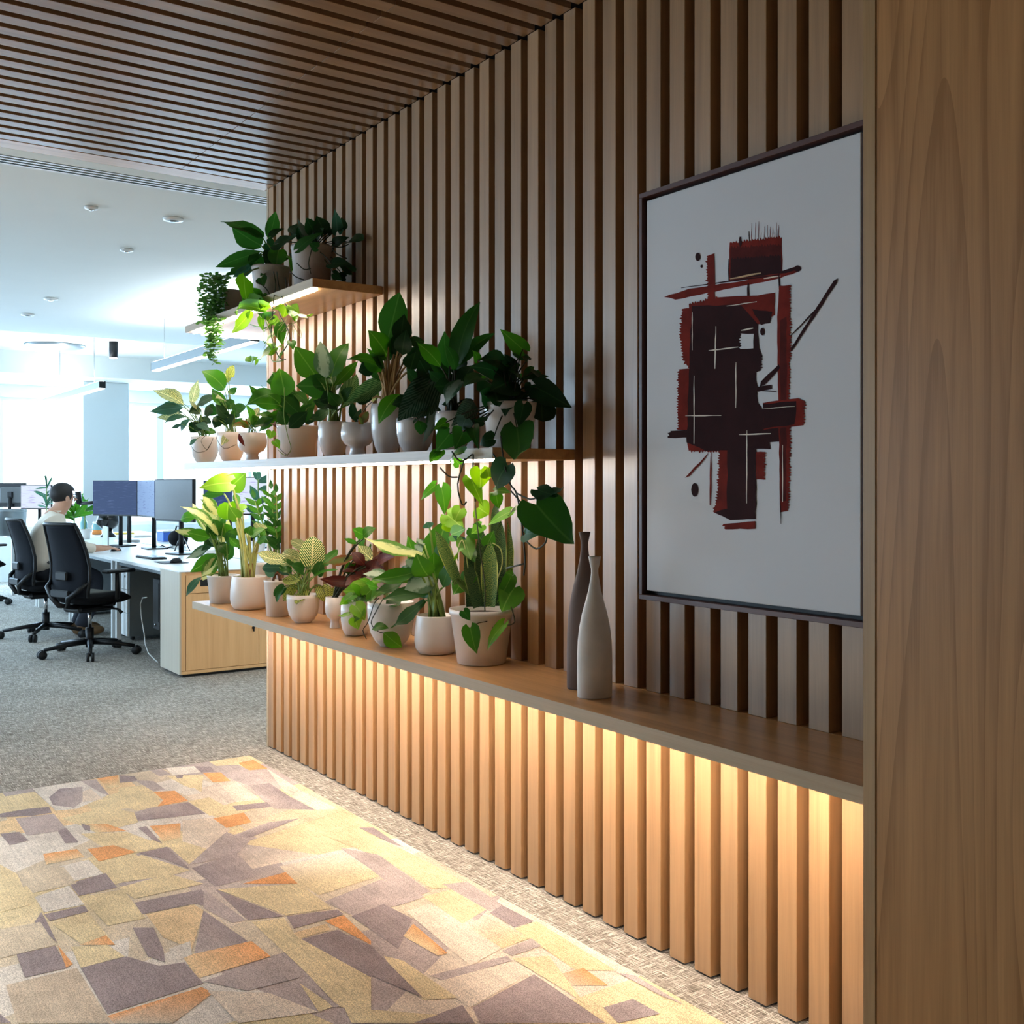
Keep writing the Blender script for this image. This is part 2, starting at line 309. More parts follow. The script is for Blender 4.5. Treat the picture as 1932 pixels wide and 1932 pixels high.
# ---------------------------------------------------------------- mesh building
class MB:
    def __init__(s): s.v = []; s.f = []; s.sm = []
    def add(s, vs, fs, smooth=False):
        k = len(s.v); s.v += [tuple(p) for p in vs]; s.f += [tuple(i + k for i in f) for f in fs]; s.sm += [smooth] * len(fs); return s
    def box(s, x0, x1, y0, y1, z0, z1, bev=0.0):
        if bev <= 0:
            vs = [(x, y, z) for x in (x0, x1) for y in (y0, y1) for z in (z0, z1)]
            return s.add(vs, [(0, 1, 3, 2), (4, 6, 7, 5), (0, 4, 5, 1), (2, 3, 7, 6), (0, 2, 6, 4), (1, 5, 7, 3)])
        # chamfered box: 24 verts
        b = bev; vs = []; idx = {}
        for ax in range(3):
            for sgn in (0, 1):
                for p in (0, 1):
                    for q in (0, 1):
                        c = [0, 0, 0]; lo = (x0, y0, z0); hi = (x1, y1, z1)
                        c[ax] = hi[ax] if sgn else lo[ax]
                        o1, o2 = [a for a in range(3) if a != ax]
                        c[o1] = hi[o1] - b if p else lo[o1] + b
                        c[o2] = hi[o2] - b if q else lo[o2] + b
                        idx[(ax, sgn, p, q)] = len(vs); vs.append(tuple(c))
        fs = []
        for ax in range(3):
            for sgn in (0, 1):
                f = [idx[(ax, sgn, 0, 0)], idx[(ax, sgn, 1, 0)], idx[(ax, sgn, 1, 1)], idx[(ax, sgn, 0, 1)]]
                fs.append(f)
        def key(ax, sg):  # sg: dict axis->sign
            o1, o2 = [a for a in range(3) if a != ax]; return idx[(ax, sg[ax], sg[o1], sg[o2])]
        for a in range(3):
            for b2 in range(a + 1, 3):
                c = 3 - a - b2
                for sa in (0, 1):
                    for sb in (0, 1):
                        g = []
                        for sc in (0, 1): g.append(key(a, {a: sa, b2: sb, c: sc}))
                        for sc in (1, 0): g.append(key(b2, {a: sa, b2: sb, c: sc}))
                        fs.append(g)
        for sa in (0, 1):
            for sb in (0, 1):
                for sc in (0, 1):
                    d = {0: sa, 1: sb, 2: sc}; fs.append([key(0, d), key(1, d), key(2, d)])
        return s.add(vs, fs)
    def lathe(s, prof, c=(0, 0, 0), n=28, smooth=True, sq=(1, 1)):
        vs = []; fs = []
        for (r, z) in prof:
            for k in range(n):
                a = 2 * math.pi * k / n; vs.append((c[0] + r * math.cos(a) * sq[0], c[1] + r * math.sin(a) * sq[1], c[2] + z))
        for i in range(len(prof) - 1):
            for k in range(n):
                a, b2 = i * n + k, i * n + (k + 1) % n; fs.append((a, b2, b2 + n, a + n))
        fs.append(tuple(range(n))[::-1]); fs.append(tuple((len(prof) - 1) * n + k for k in range(n)))
        return s.add(vs, fs, smooth)
    def tube(s, pts, rad, n=8, smooth=True):
        pts = [Vector(p) for p in pts]
        if not hasattr(rad, '__len__'): rad = [rad] * len(pts)
        vs = []; fs = []; ref = Vector((0.31, 0.17, 0.93))
        for i, p in enumerate(pts):
            t = (pts[min(i + 1, len(pts) - 1)] - pts[max(i - 1, 0)])
            if t.length < 1e-9: t = Vector((0, 0, 1))
            t.normalize(); a = t.cross(ref)
            if a.length < 1e-3: a = t.cross(Vector((1, 0, 0)))
            a.normalize(); b2 = t.cross(a)
            for k in range(n):
                th = 2 * math.pi * k / n; vs.append(p + (a * math.cos(th) + b2 * math.sin(th)) * rad[i])
        for i in range(len(pts) - 1):
            for k in range(n):
                q, r2 = i * n + k, i * n + (k + 1) % n; fs.append((q, r2, r2 + n, q + n))
        fs.append(tuple(range(n))[::-1]); fs.append(tuple((len(pts) - 1) * n + k for k in range(n)))
        return s.add(vs, fs, smooth)
    def ball(s, c, r, n=12, m=8):
        if not hasattr(r, '__len__'): r = (r, r, r)
        vs = [(c[0], c[1], c[2] - r[2])]; fs = []
        for i in range(1, m):
            ph = -math.pi / 2 + math.pi * i / m
            for k in range(n):
                a = 2 * math.pi * k / n; vs.append((c[0] + r[0] * math.cos(ph) * math.cos(a), c[1] + r[1] * math.cos(ph) * math.sin(a), c[2] + r[2] * math.sin(ph)))
        vs.append((c[0], c[1], c[2] + r[2]))
        for k in range(n): fs.append((0, 1 + (k + 1) % n, 1 + k))
        for i in range(m - 2):
            for k in range(n):
                a, b2 = 1 + i * n + k, 1 + i * n + (k + 1) % n; fs.append((a, b2, b2 + n, a + n))
        L = len(vs) - 1
        for k in range(n): fs.append((1 + (m - 2) * n + k, 1 + (m - 2) * n + (k + 1) % n, L))
        return s.add(vs, fs, True)
    def mesh(s, name, mat):
        me = bpy.data.meshes.new(name); me.from_pydata(s.v, [], s.f)
        me.polygons.foreach_set('use_smooth', s.sm)
        if mat: me.materials.append(mat)
        me.update(); return me
    def build(s, name, mat, parent=None, world=True, **props):
        o = bpy.data.objects.new(name, s.mesh(name, mat)); COL.objects.link(o)
        if parent is not None:
            o.parent = parent
            if world: o.matrix_parent_inverse = WORLD_INV[parent.name]
        for k, v in props.items(): o[k] = v
        return o
WORLD_INV = {}
def local_to(o, mat): WORLD_INV[o.name] = mat.inverted()
def empty(name, loc, rz=0.0):
    o = bpy.data.objects.new(name, None); COL.objects.link(o); o.empty_display_size = 0.05
    o.location = loc; o.rotation_euler = (0, 0, rz)
    WORLD_INV[o.name] = (Matrix.Translation(loc) @ Matrix.Rotation(rz, 4, 'Z')).inverted(); return o
def tag(o, label, cat, group=None):
    o['label'] = label; o['category'] = cat
    if group: o['group'] = group
    return o
def thing(name, loc, label, cat, group=None, rz=0.0): return tag(empty(name, loc, rz), label, cat, group)
def struct(o): o['kind'] = 'structure'; WORLD_INV.setdefault(o.name, Matrix.Identity(4)); return o
def kids(o): return [c for c in bpy.data.objects if c.parent == o]
def copy_tree(o, parent=None, depth=0):
    c = o.copy(); COL.objects.link(c)
    if parent is not None: c.parent = parent
    for ch in CH.get(o.name, []): copy_tree(ch, c, depth + 1)
    return c
CH = {}
def index_children():
    CH.clear()
    for o in bpy.data.objects:
        if o.parent: CH.setdefault(o.parent.name, []).append(o)

# ================================================================= THE SETTING
CEIL = 2.85; PITCH = 0.09825; SW = 0.0617; X0 = -5.160
WALL_END = -5.165
fl = struct(MB().box(-17.0, 2.0, -7.0, 5.5, -0.1, 0).build('floor', M['carpet']))
# slatted wall: dark backing body and every slat on it
wr = struct(MB().box(WALL_END, 0.6, 0.05, 0.60, 0, CEIL).build('wall_right', M['backing']))
up_me = MB().box(0, SW, 0, 0.05, 0.742, CEIL - 0.001, 0.0015).mesh('slat_upper', M['slat'])
lo_me = MB().box(0, SW, 0, 0.05, 0.006, 0.706, 0.0015).mesh('slat_lower', M['slat'])
def inst(name, me, loc, parent):
    o = bpy.data.objects.new(name, me); COL.objects.link(o); o.parent = parent; o.matrix_parent_inverse = WORLD_INV[parent.name]; o.location = loc; return o
for i in range(0, 40):
    for me in (up_me, lo_me): inst('slat', me, (X0 + PITCH * i, 0, 0), wr)
MB().box(WALL_END, -1.31, 0.0, 0.05, 0.706, 0.742).build('ledge_infill', M['shelf'] , wr)
# end cladding of the slatted wall
MB().box(WALL_END - 0.02, WALL_END, 0.0, 0.60, 0.0, CEIL).build('end_panel', M['edge_sheen'], wr)

# veneered joinery on the right
wf = struct(MB().box(-1.306, 1.6, -0.325, 0.048, 0, CEIL).build('wall_front', M['backing']))
MB().box(-1.310, -1.2815, -0.338, 0.0495, 0, CEIL, 0.001).build('edge_strip', M['veneer_edge'], wf)
MB().box(-1.2790, 0.4, -0.338, -0.3255, 0.0, CEIL, 0.001).build('veneer_panel', M['veneer'], wf)
MB().box(0.403, 1.6, -0.338, -0.3255, 0.0, CEIL, 0.001).build('veneer_panel', M['veneer'], wf)

# slatted ceiling
ce = struct(MB().box(-5.25, 2.0, -7.0, 0.6, CEIL + 0.06, CEIL + 0.16).build('ceiling', M['backing']))
JOINT = -0.47
ca = MB().box(0, SW, JOINT + 0.001, 0.0, CEIL, CEIL + 0.06, 0.001).mesh('slat_near_wall', M['ceil_slat'])
cb = MB().box(0, SW, -3.2, JOINT - 0.001, CEIL, CEIL + 0.06, 0.001).mesh('slat_aisle', M['ceil_slat'])
cc = MB().box(0, SW, -7.0, -3.202, CEIL, CEIL + 0.06, 0.001).mesh('slat_far_side', M['ceil_slat'])
for i in range(1, 72):
    for me in (ca, cb, cc): inst('slat', me, (X0 + PITCH * i - 0.02, 0, 0), ce)
MB().box(-5.215, -5.094, -7.0, 0.0, CEIL, CEIL + 0.06).build('ceiling_trim', M['shelfY'], ce)

# plastered office ceiling with slot diffuser
co = struct(MB().box(-11.40, -5.48, -7.0, 5.5, CEIL, CEIL + 0.16).build('ceiling.001', M['plaster'])) ; WORLD_INV[co.name] = Matrix.Identity(4)
MB().box(-5.325, -5.217, -7.0, 5.5, CEIL, CEIL + 0.1).build('ceiling_border', M['plaster'], co)
MB().box(-5.48, -5.325, -7.0, 5.5, CEIL + 0.08, CEIL + 0.1).build('diffuser_box', M['black'], co)
for k in range(4):
    xa = -5.478 + k * 0.041
    MB().box(xa, xa + 0.017, -7.0, 5.5, CEIL - 0.001, CEIL + 0.0006).build('diffuser_blade', M['white_metal'], co)
c2 = struct(MB().box(-14.30, -11.40, -7.0, 5.5, 3.0, 3.12).build('ceiling.002', M['plaster'])); WORLD_INV[c2.name] = Matrix.Identity(4)
MB().box(-11.42, -11.40, -7.0, 5.5, CEIL, 3.0).build('ceiling_step', M['plaster'], c2)
bk = struct(MB().box(-16.25, -14.30, -7.0, 5.5, 2.72, 3.12).build('ceiling.003', M['plaster']))

# far wall with windows
wb = struct(MB().box(-16.25, -16.0, -7.0, 5.5, 0, 0.75).box(-16.25, -16.0, -7.0, 5.5, 2.55, 2.72).box(-16.25, -16.0, -7.0, -5.2, 0.75, 2.55).build('wall_back', M['plaster']))
def window(name, plane, a0, a1, z0, z1, axis, nm):
    """axis 'Y': pane in the plane X=plane spanning Y a0..a1; 'X': pane in plane Y=plane."""
    def bx(mb, u0, u1, p0, p1, zz0, zz1):
        return mb.box(p0, p1, u0, u1, zz0, zz1) if axis == 'Y' else mb.box(u0, u1, p0, p1, zz0, zz1)
    fr = MB(); t = 0.05
    bx(fr, a0, a1, plane - 0.04, plane + 0.04, z0, z0 + t); bx(fr, a0, a1, plane - 0.04, plane + 0.04, z1 - t, z1)
    bx(fr, a0, a0 + t, plane - 0.04, plane + 0.04, z0 + t, z1 - t); bx(fr, a1 - t, a1, plane - 0.04, plane + 0.04, z0 + t, z1 - t)
    o = struct(fr.build(name, M['white_metal'])); WORLD_INV[o.name] = Matrix.Identity(4)
    wd = (a1 - a0 - 2 * t) / nm
    for k in range(nm):
        u0 = a0 + t + k * wd
        bx(MB(), u0 + 0.03, u0 + wd - 0.03, plane - 0.004, plane + 0.004, z0 + t, z1 - t).build('pane', M['glass'], o)
        if k: bx(MB(), u0 - 0.03, u0 + 0.03, plane - 0.035, plane + 0.035, z0 + t, z1 - t).build('mullion', M['white_metal'], o)
    return o
yA = atX(0, 850, -16.1).y; yB = atX(301, 850, -16.1).y
window('window_1', -16.1, yB, 5.5, 0.75, 2.55, 'Y', 2)
window('window_2', -16.1, yA - 0.02, yB, 0.75, 2.55, 'Y', 1)
window('window_3', -16.1, -5.2, yA - 0.02, 0.75, 2.55, 'Y', 3)
pc = atX(190, 850, -15.2)
wc = struct(MB().box(-15.5, -14.9, pc.y - 0.30, pc.y + 0.30, 0, 2.72, 0.01).build('trim_1', M['plaster_dim']))
# left wall of the floor plate with the long window
wl = struct(MB().box(-16.25, 2.0, -7.0, -6.7, 0, 0.6).box(-16.25, 2.0, -7.0, -6.7, 2.6, 3.12).box(-16.25, -15.4, -7.0, -6.7, 0.6, 2.6).box(-5.2, 2.0, -7.0, -6.7, 0.6, 2.6).build('wall_left', M['plaster_dim']))
window('window_4', -6.85, -15.4, -5.2, 0.6, 2.6, 'X', 7)
struct(MB().box(2.0, 2.2, -7.0, 0.6, 0, 3.1).build('wall_near', M['backing']))
struct(MB().box(-16.25, 0.6, 5.5, 5.7, 0, 3.12).build('wall_far', M['plaster_dim']))
struct(MB().box(0.6, 0.8, 0.6, 5.7, 0, 3.12).build('wall_side', M['plaster_dim']))

# ================================================================= BENCH AND SHELVES
BT = 0.742; FR = -0.312
b = thing('bench_ledge', (-3.3, -0.15, BT - 0.036), 'long oak ledge at knee height carrying the lowest row of pots and the vases', 'ledge')
MB().box(-5.40, -1.31, FR, -0.0005, BT - 0.036, BT, 0.0015).build('ledge_board', M['shelf'], b)
MB().box(-5.4015, -1.31, FR - 0.0015, FR - 0.0001, BT - 0.036, BT - 0.0003).build('added_front_sheen_strip', M['edge_sheen'], b, label='oak front edge with painted grey daylight sheen')  # thin strip added to carry the grey daylight sheen
MB().box(-5.40, WALL_END - 0.021, 0.0, 0.60, BT - 0.036, BT, 0.0015).build('ledge_return', M['shelfY'], b)
MB().box(-5.15, -1.32, -0.254, -0.250, BT - 0.057, BT - 0.0365).build('strip_profile', M['black'], b)
MB().add([(-5.15, -0.2495, BT - 0.0475), (-1.32, -0.2495, BT - 0.0475), (-1.32, -0.2370, BT - 0.0375), (-5.15, -0.2370, BT - 0.0375), (-5.15, -0.2495, BT - 0.0375), (-1.32, -0.2495, BT - 0.0375)], [(0, 1, 2, 3), (5, 4, 3, 2), (4, 0, 3), (1, 5, 2), (0, 4, 5, 1)]).build('light_strip', M['led_bench'], b)
def shelf(name, xa, xb, z0, z1, label):
    s = thing(name, ((xa + xb) / 2, -0.15, z0), label, 'shelf')
    MB().box(xa, xb, FR, -0.001, z0, z1, 0.001).build('shelf_board', M['shelf'], s)
    MB().box(xa, xb - 0.0005, FR - 0.0015, FR - 0.0001, z0 + 0.0002, z1 - 0.0003).build('added_front_sheen_strip', M['edge_sheen'], s, label='oak front edge with painted grey daylight sheen')  # strip added so the shelf front shows painted daylight sheen
    MB().box(xa, WALL_END - 0.021, 0.0, 0.62, z0, z1, 0.001).build('shelf_return', M['shelfY'], s)
    MB().box(xa + 0.05, xb - 0.03, -0.290, -0.279, z0 - 0.008, z0 - 0.0005).build('light_strip', M['led'], s)
    MB().box(xa + 0.03, xa + 0.041, -0.24, 0.60, z0 - 0.009, z0 - 0.0005).build('light_strip', M['led'], s)
    return s
Z2, Z3 = 1.451, 2.163
shelf('wall_shelf', -5.53, -2.643, 1.417, Z2, 'long middle shelf at eye level with a light strip beneath')
shelf('wall_shelf', -5.51, -3.930, 2.128, Z3, 'short top shelf under the ceiling with glowing light strip')

# ================================================================= RUG
PAL = {'y': (227, 212, 172), 'g': (180, 170, 173), 'd': (148, 138, 146), 'o': (234, 166, 108), 'c': (232, 220, 206), 'w': (226, 222, 217), 'm': (200, 186, 168), 'p': (232, 206, 164), 'k': (212, 201, 182)}
PAL = {k: tuple(v * .84 + m * .16 for v, m in zip(c, (214, 199, 176))) for k, c in PAL.items()}
R6 = [('c',[(1390,140),(1560,250),(1760,350),(1650,355),(1480,260)]),('o',[(1240,110),(1320,95),(1395,140),(1290,150)]),('g',[(1060,130),(1240,120),(1300,150),(1400,210),(1300,230),(1190,190)]),
('d',[(1010,128),(1095,130),(1120,155),(1050,160)]),('o',[(1055,162),(1150,160),(1200,205),(1110,212)]),('c',[(1140,215),(1230,205),(1355,300),(1230,315)]),
('dg',[(1640,355),(1500,280),(1400,215),(1300,230),(1360,300),(1430,350)]),('d',[(1210,335),(1390,315),(1415,340),(1235,360)]),('y',[(980,310),(1090,290),(1240,370),(1090,385)]),
('y',[(870,180),(1060,170),(1050,260),(960,230)]),('w',[(860,135),(1010,128),(1045,160),(900,175)]),('g',[(780,150),(840,140),(890,170),(830,180)]),('oy',[(500,185),(615,175),(620,235),(560,240)]),
('y',[(620,240),(760,225),(850,330),(720,360),(600,330)]),('d',[(615,170),(700,180),(720,205),(625,215)]),('g',[(700,200),(800,205),(860,250),(800,260)]),('d',[(910,178),(955,172),(950,190),(925,192)]),
('o',[(800,262),(910,255),(980,308),(820,338),(850,305)]),('dg',[(980,315),(1070,375),(700,415),(690,370),(780,345)]),('w',[(920,250),(1010,240),(1050,270),(960,280)]),
('w',[(170,245),(420,205),(560,280),(400,350),(290,360)]),('dg',[(275,330),(255,290),(310,245),(430,235),(430,310),(385,345)]),('g',[(420,205),(500,195),(570,280),(530,270)]),('c',[(430,260),(470,245),(540,300),(430,315)]),
('y',[(320,400),(560,340),(700,370),(720,420),(530,470),(400,430)]),('y',[(0,290),(180,260),(270,340),(0,370)]),('d',[(145,350),(255,340),(270,370),(180,385),(0,395),(0,375)]),('g',[(80,400),(280,375),(350,460),(140,490)]),
('p',[(0,415),(60,405),(100,455),(0,490)]),('d',[(0,480),(100,470),(150,515),(50,540)]),('d',[(300,465),(345,450),(410,525),(340,530)]),('oy',[(660,465),(560,430),(420,430),(500,475)]),
('y',[(420,480),(660,470),(860,545),(700,580),(520,540)]),('d',[(420,425),(470,440),(470,465),(440,460)]),('d',[(720,450),(760,440),(845,530),(800,515)]),('op',[(780,440),(940,425),(940,500),(850,520)]),
('c',[(950,410),(1130,395),(1200,460),(1080,560),(950,520)]),('y',[(870,540),(950,520),(1080,560),(985,640)]),('o',[(1110,400),(1270,370),(1310,420),(1180,450)]),('gd',[(1210,490),(1400,420),(1560,400),(1300,500)]),
('g',[(985,640),(1180,470),(1300,520),(1240,580),(1050,630)]),('gd',[(1230,575),(1350,700),(1120,755),(1000,660)]),('d',[(720,580),(870,548),(990,665),(850,610)]),('o',[(455,560),(590,540),(710,575),(515,625)]),
('y',[(530,640),(740,590),(990,670),(880,700),(650,730)]),('op',[(225,585),(400,560),(440,600),(240,640)]),('w',[(310,650),(460,615),(540,690),(370,730)]),('d',[(360,740),(550,685),(610,760),(410,805)]),
('g',[(610,740),(860,700),(790,735),(640,760)]),('y',[(0,640),(90,690),(160,850),(0,890)]),('k',[(90,690),(330,650),(400,740),(170,790)]),('w',[(180,810),(360,750),(440,850),(230,890)]),
('y',[(420,810),(640,770),(760,920),(560,960)]),('y',[(620,760),(880,690),(1060,740),(700,820)]),('d',[(700,840),(1050,770),(1130,870),(1010,845),(740,900)]),('g',[(1060,770),(1280,930),(1210,945),(1060,870)]),
('p',[(760,900),(1010,850),(1060,880),(1000,1080),(850,1020)]),('dg',[(1060,880),(1290,1040),(1150,1090),(1010,1110)]),('y',[(1130,770),(1560,740),(1730,870),(1490,905)]),('d',[(1120,770),(1480,910),(1290,930)]),
('o',[(1265,740),(1490,680),(1550,740)]),('cy',[(1455,650),(1790,580),(1932,660),(1980,700),(1660,800),(1550,740)]),('d',[(1490,910),(1760,875),(1790,900),(1530,975)]),('p',[(1520,1000),(1700,950),(1720,980),(1550,1030)]),
('y',[(1310,940),(1480,920),(1540,1010),(1932,1220),(1932,1420),(1760,1380),(1590,1200)]),('d',[(1570,1030),(1760,980),(1932,1080),(1932,1230)]),('o',[(1690,935),(1790,905),(1932,1040),(1932,1060),(1760,970)]),
('op',[(1310,1040),(1410,1120),(1030,1235),(950,1120)]),('g',[(1060,1250),(1410,1130),(1560,1180),(1560,1230),(1290,1300)]),('d',[(690,970),(800,970),(850,1080),(860,1150),(770,1120)]),('w',[(880,1080),(990,1040),(1000,1110),(930,1140)]),
('y',[(270,950),(460,890),(600,1060),(430,1060)]),('op',[(550,1010),(600,1060),(410,1060)]),('d',[(215,890),(240,930),(300,1052),(180,940)]),('d',[(230,900),(440,855),(460,885),(260,935)]),('k',[(0,980),(210,940),(290,1060),(0,1130)]),
('d',[(85,1110),(290,1065),(350,1180),(130,1230)]),('o',[(300,1060),(380,1160),(345,1180)]),('y',[(370,1070),(560,1060),(650,1120),(420,1180)]),('d',[(420,1180),(660,1120),(830,1170),(960,1150),(1060,1260),(560,1420)]),
('m',[(30,1270),(400,1180),(560,1430),(580,1468),(90,1468)]),('om',[(560,1430),(1050,1280),(1110,1310),(900,1468),(590,1468)]),('c',[(1080,1300),(1400,1310),(1660,1410),(1240,1468)]),('y',[(1560,1260),(1740,1380),(1660,1410)]),
('g',[(1560,1230),(1770,1380),(1740,1390)]),('d',[(0,1420),(60,1468),(0,1468)])]
R7 = [('y',[(210,300),(370,280),(560,370),(700,440),(820,510),(680,530),(460,400)]),('g',[(300,360),(460,390),(670,540),(600,560),(480,490),(390,420)]),('g',[(240,580),(470,490),(650,560),(560,590),(360,640)]),
('d',[(350,640),(480,590),(600,650),(540,770)]),('op',[(600,670),(740,790),(700,800),(560,720)]),('c',[(570,620),(660,590),(830,640),(960,770),(830,840)]),('cp',[(800,670),(910,640),(1070,730),(960,770)]),
('y',[(640,560),(760,530),(900,610),(800,670)]),('d',[(380,280),(440,280),(560,360),(480,330)]),('g',[(720,510),(820,500),(970,600),(910,620)]),('d',[(910,625),(960,595),(1090,660),(1010,685)]),
('p',[(1010,690),(1100,660),(1420,860),(1260,860)]),('g',[(960,780),(1080,730),(1120,760),(1000,800)]),('om',[(1290,850),(1390,920),(1230,920),(1170,880)]),('y',[(1000,810),(1150,800),(1300,1000),(1230,950)]),
('g',[(670,880),(980,800),(1000,820),(720,900)]),('c',[(680,910),(1010,820),(1080,870),(830,1010)]),('d',[(840,1010),(1090,875),(1380,1073),(870,1073)]),('y',[(480,800),(560,820),(780,970),(640,980),(520,860)]),
('d',[(160,730),(280,700),(430,760),(640,970),(360,850)]),('d',[(1370,1010),(1490,975),(1600,1035),(1430,1073)]),('d',[(600,1073),(800,1000),(850,1073)]),('y',[(320,1010),(700,1040),(600,1073),(350,1073)]),('g',[(1430,870),(1500,880),(1700,1000),(1600,960)])]
RX0, RX1, RY0, RY1 = -5.03, 0.5, -4.6, -0.15
rug = thing('patchwork_rug', (-2.6, -2.4, 0), 'yellow, grey and orange patchwork rug of angular shapes on grey carpet', 'rug')
MB().box(RX0, RX1, RY0, RY1, 0.0, 0.006).build('rug_edge', M['rug'], rug)
def colour_mesh(polys, name, parent, z0):
    vs = []; fs = []; cols = []
    for k, (code, pts) in enumerate(polys):
        z = z0 + 0.000006 * k; base = len(vs)
        for i, p in enumerate(pts):
            vs.append((p[0], p[1], z))
            c = PAL[code[0]] if (len(code) == 1 or i < len(pts) / 2) else PAL[code[1]]
            j = 1 + random.uniform(-0.03, 0.03)
            cols.append((*[min(1, v * j) for v in lin(c)], 1))
        fs.append(tuple(range(base, base + len(pts))))
    me = bpy.data.meshes.new(name); me.from_pydata(vs, [], fs); me.materials.append(M['rug'])
    ca_ = me.color_attributes.new('Col', 'FLOAT_COLOR', 'POINT'); ca_.data.foreach_set('color', [v for c in cols for v in c])
    for p in me.polygons:
        if p.normal.z < 0: p.flip()
    o = bpy.data.objects.new(name, me); COL.objects.link(o); o.parent = parent; o.matrix_parent_inverse = WORLD_INV[parent.name]; return o
# base: irregular split of the whole rug into pale patches
rr = random.Random(5); tiles = [[(RX0, RY0), (RX1, RY0), (RX1, RY1), (RX0, RY1)]]
def cut(poly, p, n):
    A, B = [], []
    for i in range(len(poly)):
        a, c = poly[i], poly[(i + 1) % len(poly)]
        da = (a[0] - p[0]) * n[0] + (a[1] - p[1]) * n[1]; dc = (c[0] - p[0]) * n[0] + (c[1] - p[1]) * n[1]
        (A if da >= 0 else B).append(a)
        if da * dc < 0:
            t = da / (da - dc); q = (a[0] + (c[0] - a[0]) * t, a[1] + (c[1] - a[1]) * t); A.append(q); B.append(q)
    return [q for q in (A, B) if len(q) > 2]
for lev in range(8):
    nx = []
    for t in tiles:
        cx_ = sum(p[0] for p in t) / len(t); cy_ = sum(p[1] for p in t) / len(t)
        w_ = max(p[0] for p in t) - min(p[0] for p in t); h_ = max(p[1] for p in t) - min(p[1] for p in t)
        a = (0 if w_ > h_ else math.pi / 2) + rr.choice([0, 0, 0, 0.3, -0.3, 0.6])
        nx += cut(t, (cx_ + rr.uniform(-.12, .12) * w_, cy_ + rr.uniform(-.12, .12) * h_), (math.cos(a), math.sin(a)))
    tiles = nx
base = [(rr.choice(['y', 'y', 'k', 'c', 'p', 'w', 'g', 'k', 'yk', 'gc', 'g']), t) for t in tiles]
def px_poly(poly, ox, oy, s):
    out = []
    for x, y in poly:
        q = atZ(ox + x * s, oy + y * s, 0.006); out.append((min(max(q.x, RX0), RX1), min(max(q.y, RY0), RY1)))
    return out
pat = base + [(c, px_poly(p, 0, 1400, 700 / 1932)) for c, p in R6] + [(c, px_poly(p, 500, 1432, 900 / 1932)) for c, p in R7]
colour_mesh(pat, 'pile_pattern', rug, 0.0062)

# ================================================================= PAINTING
PY = -0.045
pt = thing('framed_painting', (-1.917, 0, 1.01), 'large framed abstract painting of dark red brush strokes on white', 'painting')
fx0, fx1, fz0, fz1 = atY(1205, 700, PY).x, atY(1637, 700, PY).x, 1.012, 2.172
T = 0.014
for (a, b2, c, d, mt) in ((fx0, fx1, fz0, fz0 + T, 'walnut'), (fx0, fx1, fz1 - T, fz1, 'walnut'), (fx0, fx0 + T, fz0 + T, fz1 - T, 'walnutZ'), (fx1 - T, fx1, fz0 + T, fz1 - T, 'walnutZ')):
    MB().box(a, b2, PY, -0.001, c, d, 0.001).build('frame_rail', M[mt], pt)
MB().box(fx0 + T, fx1 - T, -0.012, -0.001, fz0 + T, fz1 - T).build('backing_board', M['black'], pt)
CVY = PY + 0.008
MB().box(fx0 + 0.024, fx1 - 0.024, CVY, -0.013, fz0 + 0.026, fz1 - 0.024, 0.002).build('canvas', M['canvas'], pt)
rp = random.Random(3); stroke_n = [0]
def stroke(mat, pts, jag=2.0, brush=()):
    """flat paint film in the canvas plane; edges listed in brush get bristle teeth"""
    out = []
    for i in range(len(pts)):
        a, c = Vector(pts[i]), Vector(pts[(i + 1) % len(pts)]); L = (c - a).length
        out.append(a)
        nrm = Vector(((c - a).y, -(c - a).x)); nrm = nrm.normalized() if nrm.length else nrm
        if i in brush:
            n = max(3, int(L / 7))
            for k in range(1, n):
                out.append(a.lerp(c, k / n) + nrm * (rp.uniform(0, 12) if k % 2 else rp.uniform(-7, 0)))
        else:
            n = int(L / 45)
            for k in range(1, n + 1): out.append(a.lerp(c, k / (n + 1)) + nrm * rp.uniform(-jag, jag))
    y = CVY - 0.0004 - 0.00003 * stroke_n[0]; stroke_n[0] += 1
    vs = [atY(1180 + p.x * 0.36226, 380 + p.y * 0.36226, y) for p in out]
    mb = MB(); mb.add([Vector((v.x, y, v.z)) for v in vs], [tuple(range(len(vs)))])
    mb.build('paint_stroke', M[mat], pt)
def line(mat, a, b2, wd): 
    a, b2 = Vector(a), Vector(b2); n = Vector(((b2 - a).y, -(b2 - a).x)).normalized() * wd / 2
    stroke(mat, [a + n * 0.4, a - n * 0.4, a.lerp(b2, .3) - n, b2 - n * .5, b2 + n * .5, a.lerp(b2, .6) + n], 1.2)
def ell(mat, cx_, cy_, rx, ry): stroke(mat, [(cx_ + rx * math.cos(t * .5236), cy_ + ry * math.sin(t * .5236)) for t in range(12)], 0.3)
stroke('p_red', [(543, 215), (815, 185), (818, 385), (540, 420)], 2, (0,))
stroke('p_mid', [(548, 242), (812, 225), (814, 380), (545, 408)], 3, (0,)); stroke('p_dark', [(550, 300), (810, 280), (812, 375), (545, 405)], 3, (0,))
for x in (655, 675, 692, 704, 722, 738, 752, 765, 775, 784, 790, 796): line('p_red', (x, 215), (x + 3, rp.uniform(95, 175)), 2.6)
line('p_dark', (645, 210), (643, 155), 5); line('p_dark', (598, 235), (598, 184), 16)
stroke('p_red', [(200, 498), (330, 455), (540, 425), (800, 375), (900, 335), (915, 350), (900, 365), (805, 400), (470, 470), (260, 512)], 3)
line('p_dark', (290, 450), (800, 382), 8); line('p_dark', (800, 372), (905, 346), 20); ell('p_dark', 897, 350, 18, 17)
line('p_cream', (720, 402), (808, 388), 8)
